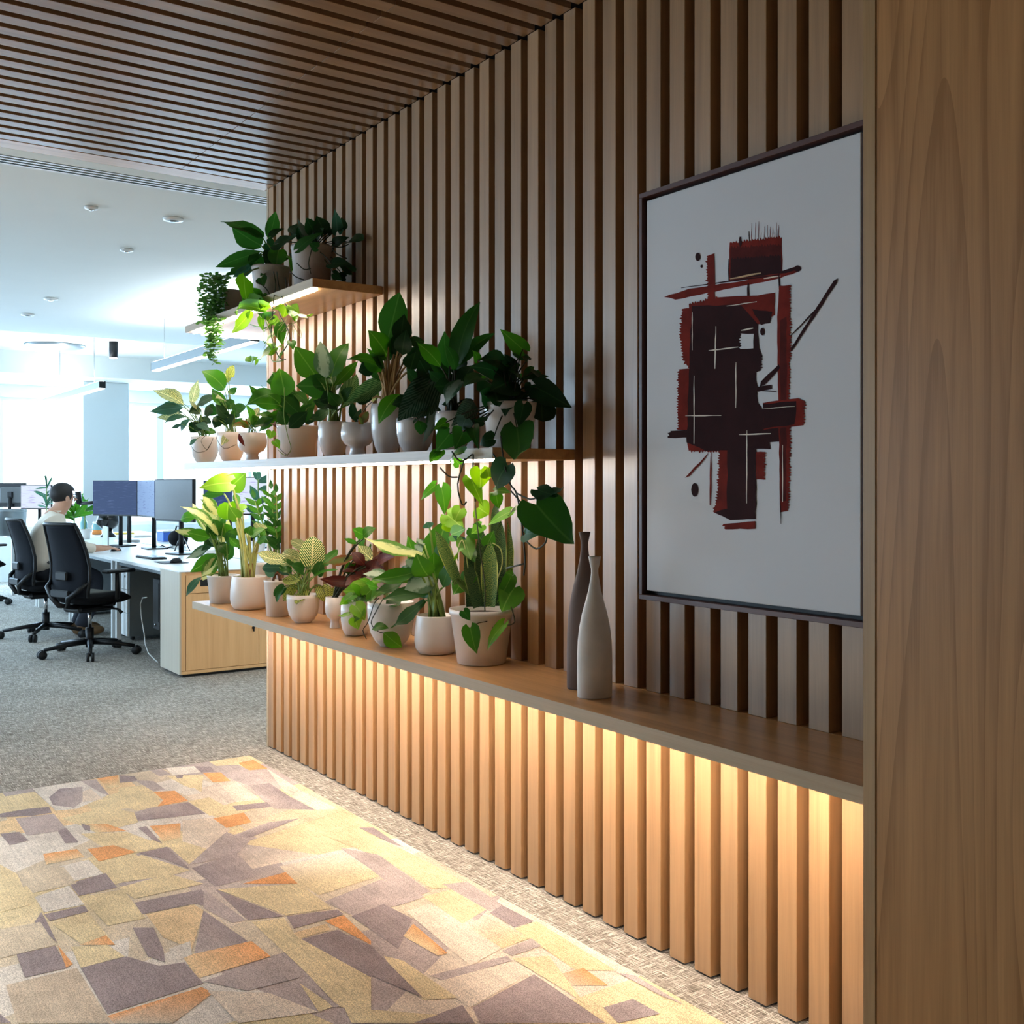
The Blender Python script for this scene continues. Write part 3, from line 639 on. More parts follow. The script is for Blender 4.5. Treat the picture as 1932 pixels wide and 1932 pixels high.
stroke('p_red', [(422, 285), (462, 270), (468, 520), (428, 520)], 2, (3,)); line('p_dark', (536, 300), (538, 420), 5)
ell('p_dark', 377, 289, 14, 22); ell('p_dark', 396, 338, 6, 8); ell('p_dark', 361, 1502, 19, 36)
line('p_dark', (640, 425), (638, 520), 13); line('p_dark', (800, 375), (802, 480), 9)
stroke('p_red', [(330, 535), (480, 500), (690, 490), (778, 475), (778, 590), (700, 640), (330, 640)], 3, (0,))
stroke('p_red', [(295, 560), (345, 555), (335, 870), (300, 830), (285, 700)], 3, (2, 3, 4))
stroke('p_red', [(275, 875), (335, 870), (335, 1190), (272, 1190)], 2, (3,))
stroke('p_red', [(318, 1240), (505, 1240), (495, 1305), (330, 1300)], 2, (2,))
stroke('p_dark', [(345, 545), (600, 540), (690, 640), (695, 760), (710, 800), (705, 880), (680, 890), (690, 1050), (860, 1250), (750, 1255), (755, 1290), (420, 1300), (318, 1255), (330, 900)], 4, (4,))
stroke('canvas', [(600, 688), (668, 690), (666, 765), (600, 768)], 2, (3,)); line('p_cream', (602, 672), (665, 660), 9)
stroke('p_dark', [(660, 560), (765, 575), (752, 635), (705, 645)], 5); ell('p_dark', 713, 678, 12, 20)
stroke('p_red', [(800, 440), (855, 435), (860, 700), (852, 1030), (860, 1250), (848, 1610), (805, 1620), (795, 1000), (790, 600)], 2, (1, 2, 3, 4))
stroke('p_mid', [(806, 620), (838, 600), (842, 900), (836, 1560), (808, 1560)], 3)
stroke('p_dark', [(1105, 400), (1100, 425), (865, 782), (858, 768), (1085, 412)], 2); line('p_dark', (1020, 535), (860, 700), 8)
stroke('p_dark', [(800, 848), (805, 868), (725, 955), (700, 965), (705, 938)], 2); stroke('p_dark', [(680, 968), (760, 955), (762, 976), (690, 992)], 2); line('p_dark', (690, 985), (788, 990), 6)
stroke('p_red', [(715, 1050), (900, 1025), (932, 1040), (930, 1165), (720, 1190)], 3, (2,)); stroke('p_dark', [(715, 1055), (890, 1040), (880, 1160), (720, 1185)], 4)
stroke('p_dark', [(235, 1195), (345, 1190), (345, 1230), (220, 1232)], 3, (3,))
stroke('p_red', [(490, 1295), (560, 1295), (560, 1660), (460, 1620), (480, 1500)], 3, (3, 4)); stroke('p_dark', [(530, 1290), (680, 1290), (678, 1655), (545, 1660), (465, 1620), (530, 1600)], 4)
stroke('p_red', [(510, 1680), (676, 1665), (676, 1705), (520, 1708)], 2, (3,)); stroke('p_red', [(680, 1305), (725, 1305), (725, 1450), (680, 1448)], 2, (1,))
stroke('p_red', [(435, 1305), (310, 1440), (335, 1430), (410, 1345)], 2); line('p_red', (446, 1310), (441, 1582), 10); line('p_dark', (806, 1560), (810, 1680), 6)
for a, c, wd in (((348, 575), (348, 775), 5), ((471, 650), (466, 872), 7), ((433, 777), (588, 758), 7), ((576, 838), (574, 1076), 7), ((358, 908), (357, 1262), 6), ((312, 1117), (499, 1115), 6), ((633, 1192), (631, 1572), 7), ((592, 1215), (758, 1209), 8), ((527, 545), (684, 522), 6), ((710, 1081), (882, 1067), 4), ((819, 1268), (818, 1565), 6)): line('p_cream', a, c, wd)
line('p_tan', (545, 403), (706, 373), 11)

# ================================================================= VASES
def vase(name, px_l, px_r, px_top, px_base, flare_l, flare_r, Yb, mat, label, prof, zoff=0):
    cxp = (px_l + px_r) / 2; c = atZ(cxp, px_base, BT); d = dep(c)
    r = (px_r - px_l) / 2 * d / FOC; r2 = r * 0.72
    away = Vector((c.x - CAM.x, c.y - CAM.y, 0)).normalized(); c = c + away * r2
    d = dep(c); r = (px_r - px_l) / 2 * d / FOC; rf = (flare_r - flare_l) / 2 * d / FOC * 1.2
    h = CAM.z - (px_top - CY) / FOC * d - BT
    t = thing(name, (c.x, c.y, BT), label, 'vase')
    ang = math.atan2(RV.y, RV.x) + 0.12
    mb = MB(); pr = []
    for (f, z) in prof: pr.append((f, z))
    pts = [(r * f if f > 0 else rf * -f, h * z) for f, z in pr]
    mb.lathe(pts, (0, 0, 0), 32, True, (1, 0.72))
    rot = Matrix.Rotation(ang, 4, 'Z')
    mb.v = [tuple(Vector((c.x, c.y, BT)) + rot @ Vector(v)) for v in mb.v]
    mb.build('vase_body', M[mat], t)
    rim = MB().lathe([(rf * 0.80, -0.004), (rf * 0.82, -0.0006)], (0, 0, 0), 24, True, (1, 0.72))
    rim.v = [tuple(Vector((c.x, c.y, BT + h + 0.001)) + rot @ Vector(v)) for v in rim.v]
    rim.build('mouth', M['black'], t)
    return t
VP = [(0.93, 0), (0.97, 0.008), (0.99, 0.15), (0.99, 0.27), (0.95, 0.4), (0.86, 0.5), (0.70, 0.60), (0.52, 0.68), (0.36, 0.76), (0.26, 0.83), (0.205, 0.88), (0.205, 0.91), (-0.74, 0.945), (-0.86, 0.975), (-1.0, 1.0)]
VPD = [(0.95, 0), (0.99, 0.008), (1.0, 0.2), (0.98, 0.36), (0.92, 0.47), (0.80, 0.57), (0.62, 0.66), (0.43, 0.74), (0.31, 0.81), (0.23, 0.87), (0.20, 0.905), (-0.62, 0.935), (-0.82, 0.97), (-1.0, 1.0)]
vase('bottle_vase', 1088, 1156, 1049.6, 1320, 1109.6, 1130.5, 0, 'vase_light', 'light grey slim-necked bottle vase on the ledge', VP)
vase('bottle_vase', 1069, 1137, 1003.5, 1303, 1097, 1116, 0, 'vase_dark', 'taller dark brown bottle vase behind the light grey one', VPD)
#PLANTS#
# ================================================================= PLANTS
SHAPES = {
 'lance': ([(0, .06), (.1, .42), (.27, .88), (.45, 1), (.65, .84), (.84, .42), (1, 0)], 0),
 'ovate': ([(0, .12), (.1, .62), (.25, .95), (.42, 1), (.62, .84), (.83, .44), (1, 0)], 0.03),
 'heart': ([(0, .30), (.04, .70), (.12, .95), (.25, 1), (.42, .88), (.62, .60), (.84, .24), (1, 0)], 0.20),
 'round': ([(0, .4), (.1, .78), (.28, .98), (.48, 1), (.7, .86), (.88, .52), (1, 0)], 0.08),
 'sword': ([(0, .62), (.2, .8), (.42, .97), (.62, 1), (.8, .74), (.92, .36), (1, 0)], 0),
 'leaflet': ([(0, .08), (.15, .62), (.35, 1), (.55, .9), (.8, .42), (1, 0)], 0)}
_lm = {}
def leaf_mesh(shape, mat, var):
    key = (shape, mat, var)
    if key in _lm: return _lm[key]
    prof, back = SHAPES[shape]
    fold = (0.10, 0.22, 0.16, 0.05)[var]; bow = (0.07, -0.10, 0.17, -0.04)[var]; wav = (0.02, 0.03, 0.015, 0.045)[var]
    if shape == 'sword': fold, bow, wav = 0.2, 0.02 * (var - 1), 0.008
    us = (-1, -.55, 0, .55, 1); vs = []; uvs = []; fs = []
    for r, (v, wd) in enumerate(prof):
        for u in us:
            x = u * 0.5 * wd
            y = v - back * abs(u) ** 1.5 * (1 - v) ** 3
            z = fold * abs(u) * wd * 0.5 * 0.5 + bow * 4 * v * (1 - v) + wav * math.sin(v * 11 + u * 1.7) * abs(u)
            vs.append((x, y, z)); uvs.append((0.5 + x, v))
    n = len(us)
    for r in range(len(prof) - 1):
        for k in range(n - 1):
            a = r * n + k; fs.append((a, a + 1, a + 1 + n, a + n))
    me = bpy.data.meshes.new('leaf_' + shape); me.from_pydata(vs, [], fs); me.materials.append(LM[mat])
    me.polygons.foreach_set('use_smooth', [True] * len(fs))
    ul = me.uv_layers.new(name='UVMap')
    for lp in me.loops: ul.data[lp.index].uv = uvs[lp.vertex_index]
    me.update(); _lm[key] = me; return me

rl = random.Random(23)
def put_leaf(parent, B, T, width, shape, mat, roll=None, name='leaf'):
    B, T = Vector(B), Vector(T); d = T - B; L = d.length
    if L < 1e-4: return None
    y = d.normalized(); toc = (CAM - (B + T) / 2).normalized()
    n = (toc + Vector((0, 0, 0.55))); n = n - y * n.dot(y)
    if n.length < 0.05: n = toc.cross(y)
    n.normalize()
    r = rl.uniform(-0.6, 0.6) if roll is None else roll
    n = Quaternion(y, r) @ n; x = y.cross(n).normalized()
    wd = width / max(0.72, abs(math.cos(r * 0.8)))
    o = bpy.data.objects.new(name, leaf_mesh(shape, mat, rl.randrange(4))); COL.objects.link(o)
    o.parent = parent; o.matrix_parent_inverse = WORLD_INV[parent.name]
    m = Matrix.Identity(4)
    for i in range(3):
        m[i][0] = x[i] * wd; m[i][1] = y[i] * L; m[i][2] = n[i] * L; m[i][3] = B[i]
    o.matrix_basis = m
    return o
def bez(a, b2, c, n=6):
    return [a * (1 - t) ** 2 + b2 * 2 * t * (1 - t) + c * t * t for t in [i / n for i in range(n + 1)]]
def put_stem(parent, pts, r, mat, name='stem', n=5):
    rr_ = [r * (1.25 - 0.5 * i / (len(pts) - 1)) for i in range(len(pts))]
    return MB().tube(pts, rr_, n).build(name, M[mat], parent)

POTS = {  # profile as (radius factor, height factor); walls then inside
 'taper': [(.76, 0), (.80, .01), (.97, .93), (1, .95), (1, 1), (.93, 1), (.91, .86)],
 'taper_rim': [(.70, 0), (.745, .012), (.95, .90), (.985, .905), (1, .93), (1, 1), (.93, 1), (.91, .88)],
 'round': [(.62, 0), (.80, .02), (.95, .14), (1.0, .32), (.985, .6), (.93, .86), (.91, .97), (.90, 1), (.85, 1), (.84, .86)],
 'egg': [(.46, 0), (.50, .03), (.66, .10), (.86, .30), (.97, .58), (1.0, .85), (.99, 1), (.93, 1), (.92, .86)],
 'bowl': [(.50, 0), (.72, .03), (.90, .18), (.99, .42), (1.0, .7), (.96, 1), (.90, 1), (.89, .86)],
 'goblet': [(.50, 0), (.50, .03), (.42, .20), (.46, .28), (.78, .36), (.97, .52), (1.0, .70), (.93, 1), (.87, 1), (.86, .9)],
 'tall': [(.48, 0), (.54, .02), (.74, .16), (.93, .42), (1.0, .68), (.98, .88), (.93, 1), (.87, 1), (.86, .9)],
 'step': [(.78, 0), (.79, .20), (.80, .215), (.88, .225), (.98, .9), (1, 1), (.94, 1), (.92, .88)]}
def pot_at(label, pl, pr, rim_y, base_y, zs, kind, mat='pot', mode='base', Yc=-0.16, name='potted_plant', group=None):
    """mode 'base': base_y is the nearest point of the foot on a surface seen from above; 'Y': centre lies at depth Yc."""
    cxp = (pl + pr) / 2
    prof = POTS[kind]; rb = prof[0][0]
    if mode == 'base':
        c = atZ(cxp, base_y, zs); d = dep(c); r = (pr - pl) / 2 * d / FOC
        away = Vector((c.x - CAM.x, c.y - CAM.y, 0)).normalized(); c = c + away * r * rb * 0.95
    else:
        c = atY(cxp, (rim_y + base_y) / 2, Yc)
    if c.x > -5.19: 
        rr0 = (pr - pl) / 2 * dep(c) / FOC
        if c.y + rr0 > -0.012: c.y = -0.012 - rr0
        c = atY(cxp, CY, c.y)
    d = dep(c); r = (pr - pl) / 2 * d / FOC
    h = (CAM.z - (rim_y - CY) / FOC * d) - zs
    t = thing(name, (c.x, c.y, zs), label, 'plant', group)
    pot_ = MB().lathe([(r * a, h * q) for a, q in prof], (c.x, c.y, zs + 0.0003), 36).build('pot', M[mat], t); WORLD_INV[pot_.name] = Matrix.Identity(4)
    ins = prof[-1][0] * r * 0.985
    MB().lathe([(ins, 0), (ins, 0.004), (ins * .5, 0.010), (ins * .1, 0.011)], (c.x, c.y, zs + h * prof[-1][1]), 22).build('soil', M['soil'], pot_)
    return dict(t=t, c=c, d=d, r=r, top=zs + h * prof[-1][1] + 0.008, rim=zs + h, zs=zs, rimpx=rim_y, pl=pl, pr=pr)
def fix(p, P, dd):
    """keep a foliage point in front of the wall, and in front of the shelf it hangs over"""
    v = (p - CAM)
    if p.x > -5.21 and p.y > -0.03: p = CAM + v * ((-0.03 - CAM.y) / v.y)
    if p.z < P['zs'] + 0.005 and p.y > -0.345: v = p - CAM; p = CAM + v * ((-0.345 - CAM.y) / v.y)
    return p
def foliage(P, origin, s, leaves, shape, mat, stem='stem', sr=0.0028, pet=True, spread=0.05):
    ox, oy = origin; d0 = P['d']
    soil = Vector((P['c'].x, P['c'].y, P['top']))
    for lf in leaves:
        bx, by, tx, ty, wd = lf[:5]; sh, mt = shape, mat; pt_ = pet; db = dt = None
        for e in lf[5:]:
            if isinstance(e, (int, float)):
                if db is None: db = e
                else: dt = e
            elif e in SHAPES: sh = e
            elif e in LM: mt = e
            elif e == 'n': pt_ = False
        bx, by, tx, ty = ox + bx * s, oy + by * s, ox + tx * s, oy + ty * s
        if db is None:
            db = rl.uniform(-spread, spread * 0.6)
            if by > P['rimpx'] and P['pl'] - 4 < bx < P['pr'] + 4: db = -(P['r'] + 0.03)
        if dt is None:
            dt = db + rl.uniform(-0.06, 0.03)
            if ty > P['rimpx'] and P['pl'] - 4 < tx < P['pr'] + 4: dt = -(P['r'] + 0.03)
        B = fix(atD(bx, by, d0 + db), P, db); T = fix(atD(tx, ty, d0 + dt), P, dt)
        put_leaf(P['t'], B, T, wd * s * d0 / FOC * 1.2, sh, mt)
        if pt_:
            a = soil + Vector((rl.uniform(-.3, .3), rl.uniform(-.3, .3), 0)) * P['r']
            mid = (a + B) / 2; mid.z = max(a.z, B.z) * 0.6 + mid.z * 0.4 + (0.03 if B.z < a.z + 0.05 else 0.0)
            mid.x = a.x * 0.65 + B.x * 0.35; mid.y = a.y * 0.65 + B.y * 0.35
            put_stem(P['t'], bez(a, mid, B), sr, stem)
    # smaller inner leaves between the ones placed above
    base = [l for l in leaves if 'n' not in l and l[3] < l[1] + 60]
    if pet and len(base) > 5:
        for k in range(int(len(base) * 0.95)):
            a, c = rl.sample(base, 2); f = rl.uniform(.3, .7)
            bx, by = (a[0] * (1 - f) + c[0] * f), (a[1] * (1 - f) + c[1] * f); tx, ty = (a[2] * (1 - f) + c[2] * f), (a[3] * (1 - f) + c[3] * f)
            ln = math.hypot(a[2] - a[0], a[3] - a[1]) * .75; an = math.atan2(ty - by, tx - bx) + rl.uniform(-.8, .8)
            tx, ty = bx + ln * math.cos(an), by + ln * math.sin(an)
            db = rl.uniform(-.02, .07); B = fix(atD(ox + bx * s, oy + by * s, d0 + db), P, 0); T = fix(atD(ox + tx * s, oy + ty * s, d0 + db + rl.uniform(-.03, .05)), P, 0)
            if T.z < P['rim'] + .005: continue
            mt = [e for e in a[5:] if isinstance(e, str) and e in LM]; sh = [e for e in a[5:] if isinstance(e, str) and e in SHAPES]
            put_leaf(P['t'], B, T, a[4] * .8 * s * d0 / FOC, sh[0] if sh else shape, mt[0] if mt else mat)
            q = soil + Vector((rl.uniform(-.3, .3), rl.uniform(-.3, .3), 0)) * P['r']
            put_stem(P['t'], bez(q, Vector((q.x * .7 + B.x * .3, q.y * .7 + B.y * .3, (q.z + B.z) / 2 + .01)), B), sr, stem)
def vine(P, origin, s, pts, off=-0.06, r=0.0022, mat='stem_dark'):
    ox, oy = origin
    raw = [fix(atD(ox + x * s, oy + y * s, P['d'] + off), P, off) for x, y in pts]
    out = []
    for i in range(len(raw) - 1):
        p0, p1, p2, p3 = raw[max(0, i - 1)], raw[i], raw[i + 1], raw[min(len(raw) - 1, i + 2)]
        for k in range(3):
            t = k / 3; out.append(0.5 * ((2 * p1) + (p2 - p0) * t + (2 * p0 - 5 * p1 + 4 * p2 - p3) * t * t + (3 * p1 - p0 - 3 * p2 + p3) * t ** 3))
    out.append(raw[-1]); MB().tube(out, r, 5).build('vine', M[mat], P['t'])
A1, A2, A3, A4, A5 = (340, 380), (280, 640), (620, 540), (340, 880), (640, 840)
S1, S2, S3, S4, S5 = .20704, .20704, .24845, .20704, .27950

# ---- lowest row, on the ledge
P = pot_at('leafy cream-variegated plant in tapered white pot at the ledge end', 391, 452, 1085, 1139, BT, 'taper')
foliage(P, A4, S4, [(350, 610, 200, 335, 150, 'pale'), (345, 625, 0, 365, 95, 'pale'), (270, 650, 60, 600, 95), (215, 620, -50, 585, 70, 'pale'), (150, 460, 0, 490, 90), (290, 700, 50, 840, 105, 'silver'), (345, 800, 90, 965, 110), (325, 830, 205, 1040, 110, 'pale'), (190, 1010, 55, 1185, 62, 'teal', -.12, -.14), (400, 520, 430, 660, 120), (310, 640, 190, 770, 90, 'deep'), (380, 640, 300, 480, 110, 'deep'), (420, 700, 520, 560, 90, 'deep'), (330, 330, 180, 300, 70, 'deep', .05), (250, 480, 150, 380, 80, 'deep', .05), (440, 800, 330, 690, 90, 'deep'), (420, 860, 470, 690, 90, 'deep', .03)], 'lance', 'green', 'stem', .003)
P = pot_at('tall plant with thick pale stalks in round white pot beside the ledge end', 435, 506, 1087, 1151, BT, 'round')
foliage(P, A4, S4, [(450, 150, 165, 200, 190, 'heart', 'lime'), (475, 175, 600, 60, 150, 'heart', 'bright'), (440, 330, 430, 490, 160, 'round', 'bright'), (600, 610, 435, 600, 85, 'lance', 'green'), (640, 640, 770, 570, 95, 'lance', 'green'), (760, 570, 690, 510, 100, 'round', 'birkin', .04), (620, 620, 650, 540, 80, 'lance', 'green'), (400, 250, 200, 270, 70, 'lance', 'deep'), (560, 740, 440, 640, 80, 'lance', 'green'), (700, 690, 790, 640, 70, 'lance', 'green')], 'heart', 'bright', 'stem_pale', .0055)
p0 = Vector((P['c'].x, P['c'].y, P['top'])); MB().tube([p0 - Vector((0, 0, .02)), p0 + Vector((.002, 0, .03)), p0 + Vector((0, 0, .075))], [.022, .019, .016], 10).build('trunk', M['trunk'], P['t'])
P = pot_at('dark feathery plant with paired leaflets in white pot half hidden behind', 474, 512, 1063, 1110, BT, 'taper', mode='Y', Yc=-0.075)
for (sx, sy, ex, ey, n) in ((880, 860, 870, 230, 9), (900, 880, 1080, 260, 8), (850, 860, 680, 310, 8), (910, 880, 1060, 570, 6)):
    sp, ep = atD(340 + sx * S4, 880 + sy * S4, P['d']), atD(340 + ex * S4, 880 + ey * S4, P['d'])
    if ep.y > -.04: ep.y = -.04
    put_stem(P['t'], bez(sp, (sp + ep) / 2 + Vector((0, 0, .03)), ep), .0045, 'stem')
    for k in range(2, n + 1):
        q = sp.lerp(ep, k / n) + Vector((0, 0, .012))
        if k == n: put_leaf(P['t'], q, q + (ep - sp).normalized() * .05, .022, 'leaflet', 'deep'); continue
        for sd in (-1, 1):
            dr = (ep - sp).normalized() * .035 + RV * sd * .042 + Vector((0, -0.012, .008)); e = q + dr
            if e.y > -.02: e.y = -.02
            put_leaf(P['t'], q, e, .026, 'leaflet', 'deep' if k < n - 2 else 'green')
P = pot_at('narrow tapered white pot with brown-stemmed plant before dark feathery leaves', 498, 549, 1094, 1164, BT, 'taper')
foliage(P, A4, S4, [(870, 980, 760, 915, 95, 'teal'), (880, 960, 840, 800, 80, 'birkin'), (900, 970, 980, 850, 80, 'deep'), (860, 990, 920, 880, 70, 'deep')], 'ovate', 'deep', 'trunk', .005)
P = pot_at('white-striped leaf plant mixed with herringbone leaves in cup-shaped white pot', 541, 603, 1121, 1176, BT, 'egg', 'pot')
foliage(P, A4, S4, [(940, 850, 705, 790, 165, 'birkin'), (1090, 850, 930, 790, 110, 'birkin'), (1195, 900, 1215, 635, 190, 'birkin'), (1140, 740, 1005, 675, 75, 'birkin'), (900, 920, 745, 925, 85, 'teal'), (1090, 1020, 930, 1030, 120, 'prayer'), (1050, 1080, 940, 1225, 75, 'prayer'), (1140, 1095, 1060, 1255, 95, 'prayer'), (1290, 1090, 1335, 1235, 125, 'prayer', -.02, -.04), (1390, 1110, 1405, 1230, 85, 'prayer', 0, 0), (950, 1090, 850, 1180, 75, 'deep'), (940, 1110, 880, 1240, 45, 'deep'), (1270, 900, 1440, 760, 85, 'green'), (1120, 960, 1010, 900, 90, 'deep'), (1250, 990, 1290, 860, 90, 'deep'), (1050, 930, 1180, 900, 90, 'dark'), (1200, 1010, 1440, 940, 40, 'green', 'lance')], 'round', 'birkin', 'stem', .003)
P = pot_at('dark red and bronze foliage plant in little footed white goblet', 613, 650, 1126, 1186, BT, 'goblet')
foliage(P, A4, S4, [(1650, 800, 1290, 890, 110, 'bronze'), (1560, 980, 1530, 865, 95, 'green', 'ovate'), (1680, 960, 1440, 970, 115, 'red'), (1620, 1060, 1265, 1025, 90, 'red'), (1750, 860, 1910, 735, 90, 'bronze'), (1790, 880, 1980, 800, 70, 'red'), (1660, 650, 1785, 560, 95, 'green'), (1700, 640, 1570, 570, 90, 'green'), (1620, 700, 1490, 655, 45, 'green'), (1750, 850, 1620, 720, 120, 'birkin'), (1730, 930, 1870, 940, 95, 'red'), (1650, 1000, 1500, 1090, 95, 'red'), (1700, 1000, 1600, 880, 110, 'red'), (1720, 960, 1800, 840, 95, 'red'), (1640, 1040, 1440, 1090, 60, 'red'), (1680, 900, 1560, 780, 90, 'red')], 'lance', 'red', 'stem_dark', .003, spread=.03)
P = pot_at('small lime-green heart-leaf vine in rounded white cup next to goblet', 643, 700, 1133, 1200, BT, 'bowl')
foliage(P, A5, S5, [(160, 985, 25, 985, 115, 'bright'), (130, 930, 165, 1045, 110, 'bright'), (200, 955, 75, 930, 85, 'lime'), (240, 900, 345, 905, 60, 'lime'), (180, 1010, 255, 930, 85, 'bright'), (60, 1040, 0, 1080, 55, 'bright'), (110, 1085, 175, 1185, 95, 'lime'), (105, 1170, 130, 1245, 80, 'lime'), (70, 1135, -10, 1150, 45, 'bright'), (150, 1110, 100, 1200, 70, 'bright'), (90, 1010, 30, 1050, 70, 'green'), (150, 1000, 220, 1060, 80, 'green'), (210, 960, 130, 900, 70, 'bright')], 'heart', 'bright', 'stem', .002)
P = pot_at('pale-striped drooping plant in wide white bowl third from the vases', 693, 783, 1135, 1221, BT, 'egg', 'pot')
foliage(P, A5, S5, [(340, 890, 160, 870, 95, 'silver'), (220, 1245, 335, 1235, 70, 'green', 'n'), (300, 1265, 425, 1365, 85, 'bright', 'n'), (420, 930, 245, 985, 70, 'deep'), (400, 930, 490, 800, 80, 'silver'), (300, 1010, 210, 1060, 70, 'green'), (330, 1020, 410, 1080, 90, 'deep'), (260, 960, 180, 930, 60, 'green')], 'lance', 'green', 'stem', .002)
vine(P, A5, S5, [(270, 1030), (235, 1070), (210, 1150), (185, 1210), (160, 1250), (185, 1310)], -(P['r'] + .035), .0018)
vine(P, A5, S5, [(300, 1030), (250, 1120), (215, 1200), (260, 1255), (310, 1270)], -(P['r'] + .03), .0018)
P = pot_at('broad-leaved plant with long pale leaf in squat round white pot', 782, 865, 1160, 1236, BT, 'round')
foliage(P, A5, S5, [(560, 740, 170, 625, 105, 'pale'), (600, 880, 520, 730, 120, 'green', 'ovate'), (600, 800, 720, 505, 165, 'green', 'ovate'), (655, 880, 440, 975, 140, 'silver'), (530, 850, 215, 905, 95, 'green'), (600, 1000, 285, 1045, 105, 'deep'), (580, 1045, 345, 1235, 100, 'deep'), (690, 830, 705, 620, 110, 'teal'), (530, 820, 445, 780, 80, 'silver'), (650, 900, 640, 720, 110, 'green'), (700, 960, 760, 800, 100, 'deep'), (610, 560, 590, 520, 60, 'teal'), (640, 960, 560, 860, 90, 'deep')], 'lance', 'green', 'stem', .0045)
P = pot_at('snake plant with trailing heart-leaf vine in large tapered white pot', 847, 970, 1148, 1257, BT, 'taper_rim')
foliage(P, A5, S5, [(1020, 1090, 1020, 650, 100, -.06, -.07), (1085, 1085, 1090, 500, 82, 'snakedark', .05, .05), (960, 1090, 965, 560, 85, 'snakedark', .02, .03), (800, 935, 648, 575, 75, -.02, -.05), (930, 1095, 850, 760, 80, 'snakedark', -.03, -.03), (1125, 1060, 1132, 495, 40, .07, .07), (880, 1090, 870, 620, 70, 'snakedark', .05, .05), (1050, 700, 1060, 380, 55, 'snakedark', .06, .06), (880, 1000, 790, 900, 60, -.03, -.03)], 'sword', 'snake', pet=False)
foliage(P, A5, S5, [(850, 640, 890, 775, 110, 'bright'), (730, 470, 845, 565, 120, 'lime'), (1150, 450, 1000, 545, 65, 'bright'), (1000, 670, 1045, 575, 80, 'green'), (880, 870, 850, 960, 110, 'green'), (830, 920, 770, 1010, 110, 'green'), (1155, 895, 1065, 1065, 80, 'green'), (1180, 960, 1100, 1125, 150, 'green'), (840, 1120, 885, 1185, 60, 'deep'), (885, 1235, 930, 1410, 100, 'green', 'n'), (1110, 1210, 1000, 1390, 65, 'bright', 'n'), (940, 420, 1010, 470, 110, 'lime'), (760, 600, 850, 560, 90, 'bright'), (830, 690, 760, 610, 90, 'teal'), (720, 530, 790, 590, 70, 'lime'), (900, 560, 960, 640, 90, 'green'), (1170, 880, 1120, 860, 60, 'green'), (800, 760, 850, 700, 60, 'bright'), (960, 540, 890, 600, 70, 'bright'), (820, 430, 780, 520, 90, 'lime'), (870, 700, 920, 790, 80, 'green'), (1090, 980, 1140, 1060, 70, 'deep')], 'heart', 'green', 'stem', .0022, pet=False)
for pts, o_ in (([(915, 380), (935, 560), (950, 700), (985, 950), (985, 1140), (1035, 1230)], -.09), ([(1000, 1190), (940, 1200), (885, 1235)], -.10), ([(800, 780), (805, 690), (830, 640), (850, 700), (870, 830)], -.05), ([(1160, 1090), (1185, 1190), (1140, 1215), (1090, 1210)], -.10), ([(1035, 660), (1090, 700), (1100, 800), (1070, 900)], -.04)): vine(P, A5, S5, pts, o_, .0022, 'stem_pale' if pts[0][0] in (800, 1035) else 'stem_dark')

# ---- middle row, on the long shelf
Y2 = -0.17
P = pot_at('striped-leaf plant in cup-shaped white pot at the outer end of middle shelf', 360, 413, 824, 872, Z2, 'egg', 'pot', 'Y', Y2)
foliage(P, A2, S2, [(320, 590, 35, 465, 115, 'birkin'), (315, 620, 10, 658, 80, 'teal'), (345, 705, 145, 765, 52, 'teal'), (375, 730, 300, 845, 65, 'teal'), (300, 775, 205, 810, 32, 'teal'), (445, 600, 625, 520, 95, 'calathea'), (480, 640, 365, 665, 85, 'dark'), (470, 700, 570, 770, 95, 'dark'), (420, 830, 510, 750, 110, 'dark'), (520, 620, 640, 680, 85, 'deep'), (620, 850, 475, 855, 65, 'green'), (440, 910, 370, 970, 45, 'teal'), (450, 760, 380, 850, 90, 'dark'), (430, 780, 560, 840, 90, 'teal'), (440, 640, 370, 560, 40, 'birkin')], 'lance', 'teal', 'stem', .0025)
vine(P, A2, S2, [(380, 960), (440, 1030), (540, 1005), (590, 900)], -.09, .0013); vine(P, A2, S2, [(520, 880), (480, 930), (530, 1005), (560, 960)], -.095, .0013)
P = pot_at('plant with one big upright leaf in whitish pot behind footed goblet', 410, 462, 816, 869, Z2, 'egg', 'pot', 'Y', -0.12)
foliage(P, A2, S2, [(690, 450, 485, 290, 165, 'green', 'ovate'), (725, 345, 775, 235, 85, 'prayer'), (690, 560, 610, 540, 75, 'birkin'), (770, 620, 690, 555, 85, 'deep'), (720, 710, 610, 590, 95, 'dark'), (650, 720, 600, 810, 85, 'dark'), (780, 640, 890, 610, 85, 'deep'), (745, 830, 665, 970, 62, 'birkin', 'n'), (645, 740, 585, 715, 65, 'dark'), (830, 700, 755, 630, 75, 'deep'), (700, 750, 780, 690, 90, 'dark'), (680, 780, 720, 660, 95, 'dark'), (590, 470, 610, 500, 30, 'deep'), (760, 780, 860, 720, 80, 'deep')], 'ovate', 'deep', 'stem', .0025)
vine(P, A2, S2, [(600, 780), (620, 900), (690, 995), (800, 960)], -.09, .0014)
P = pot_at('variegated seedling with brown leaf in footed goblet on outer shelf end', 449, 503, 817, 869, Z2, 'goblet', 'pot', 'Y', -0.22)
foliage(P, A2, S2, [(900, 795, 755, 805, 60, 'bronze'), (930, 760, 1010, 620, 80, 'birkin'), (945, 780, 880, 590, 65, 'green'), (825, 860, 880, 975, 32, 'red', 'n'), (1000, 800, 950, 690, 75, 'green'), (930, 800, 1000, 720, 60, 'deep'), (910, 810, 840, 730, 60, 'bronze')], 'lance', 'green', 'stem', .002)
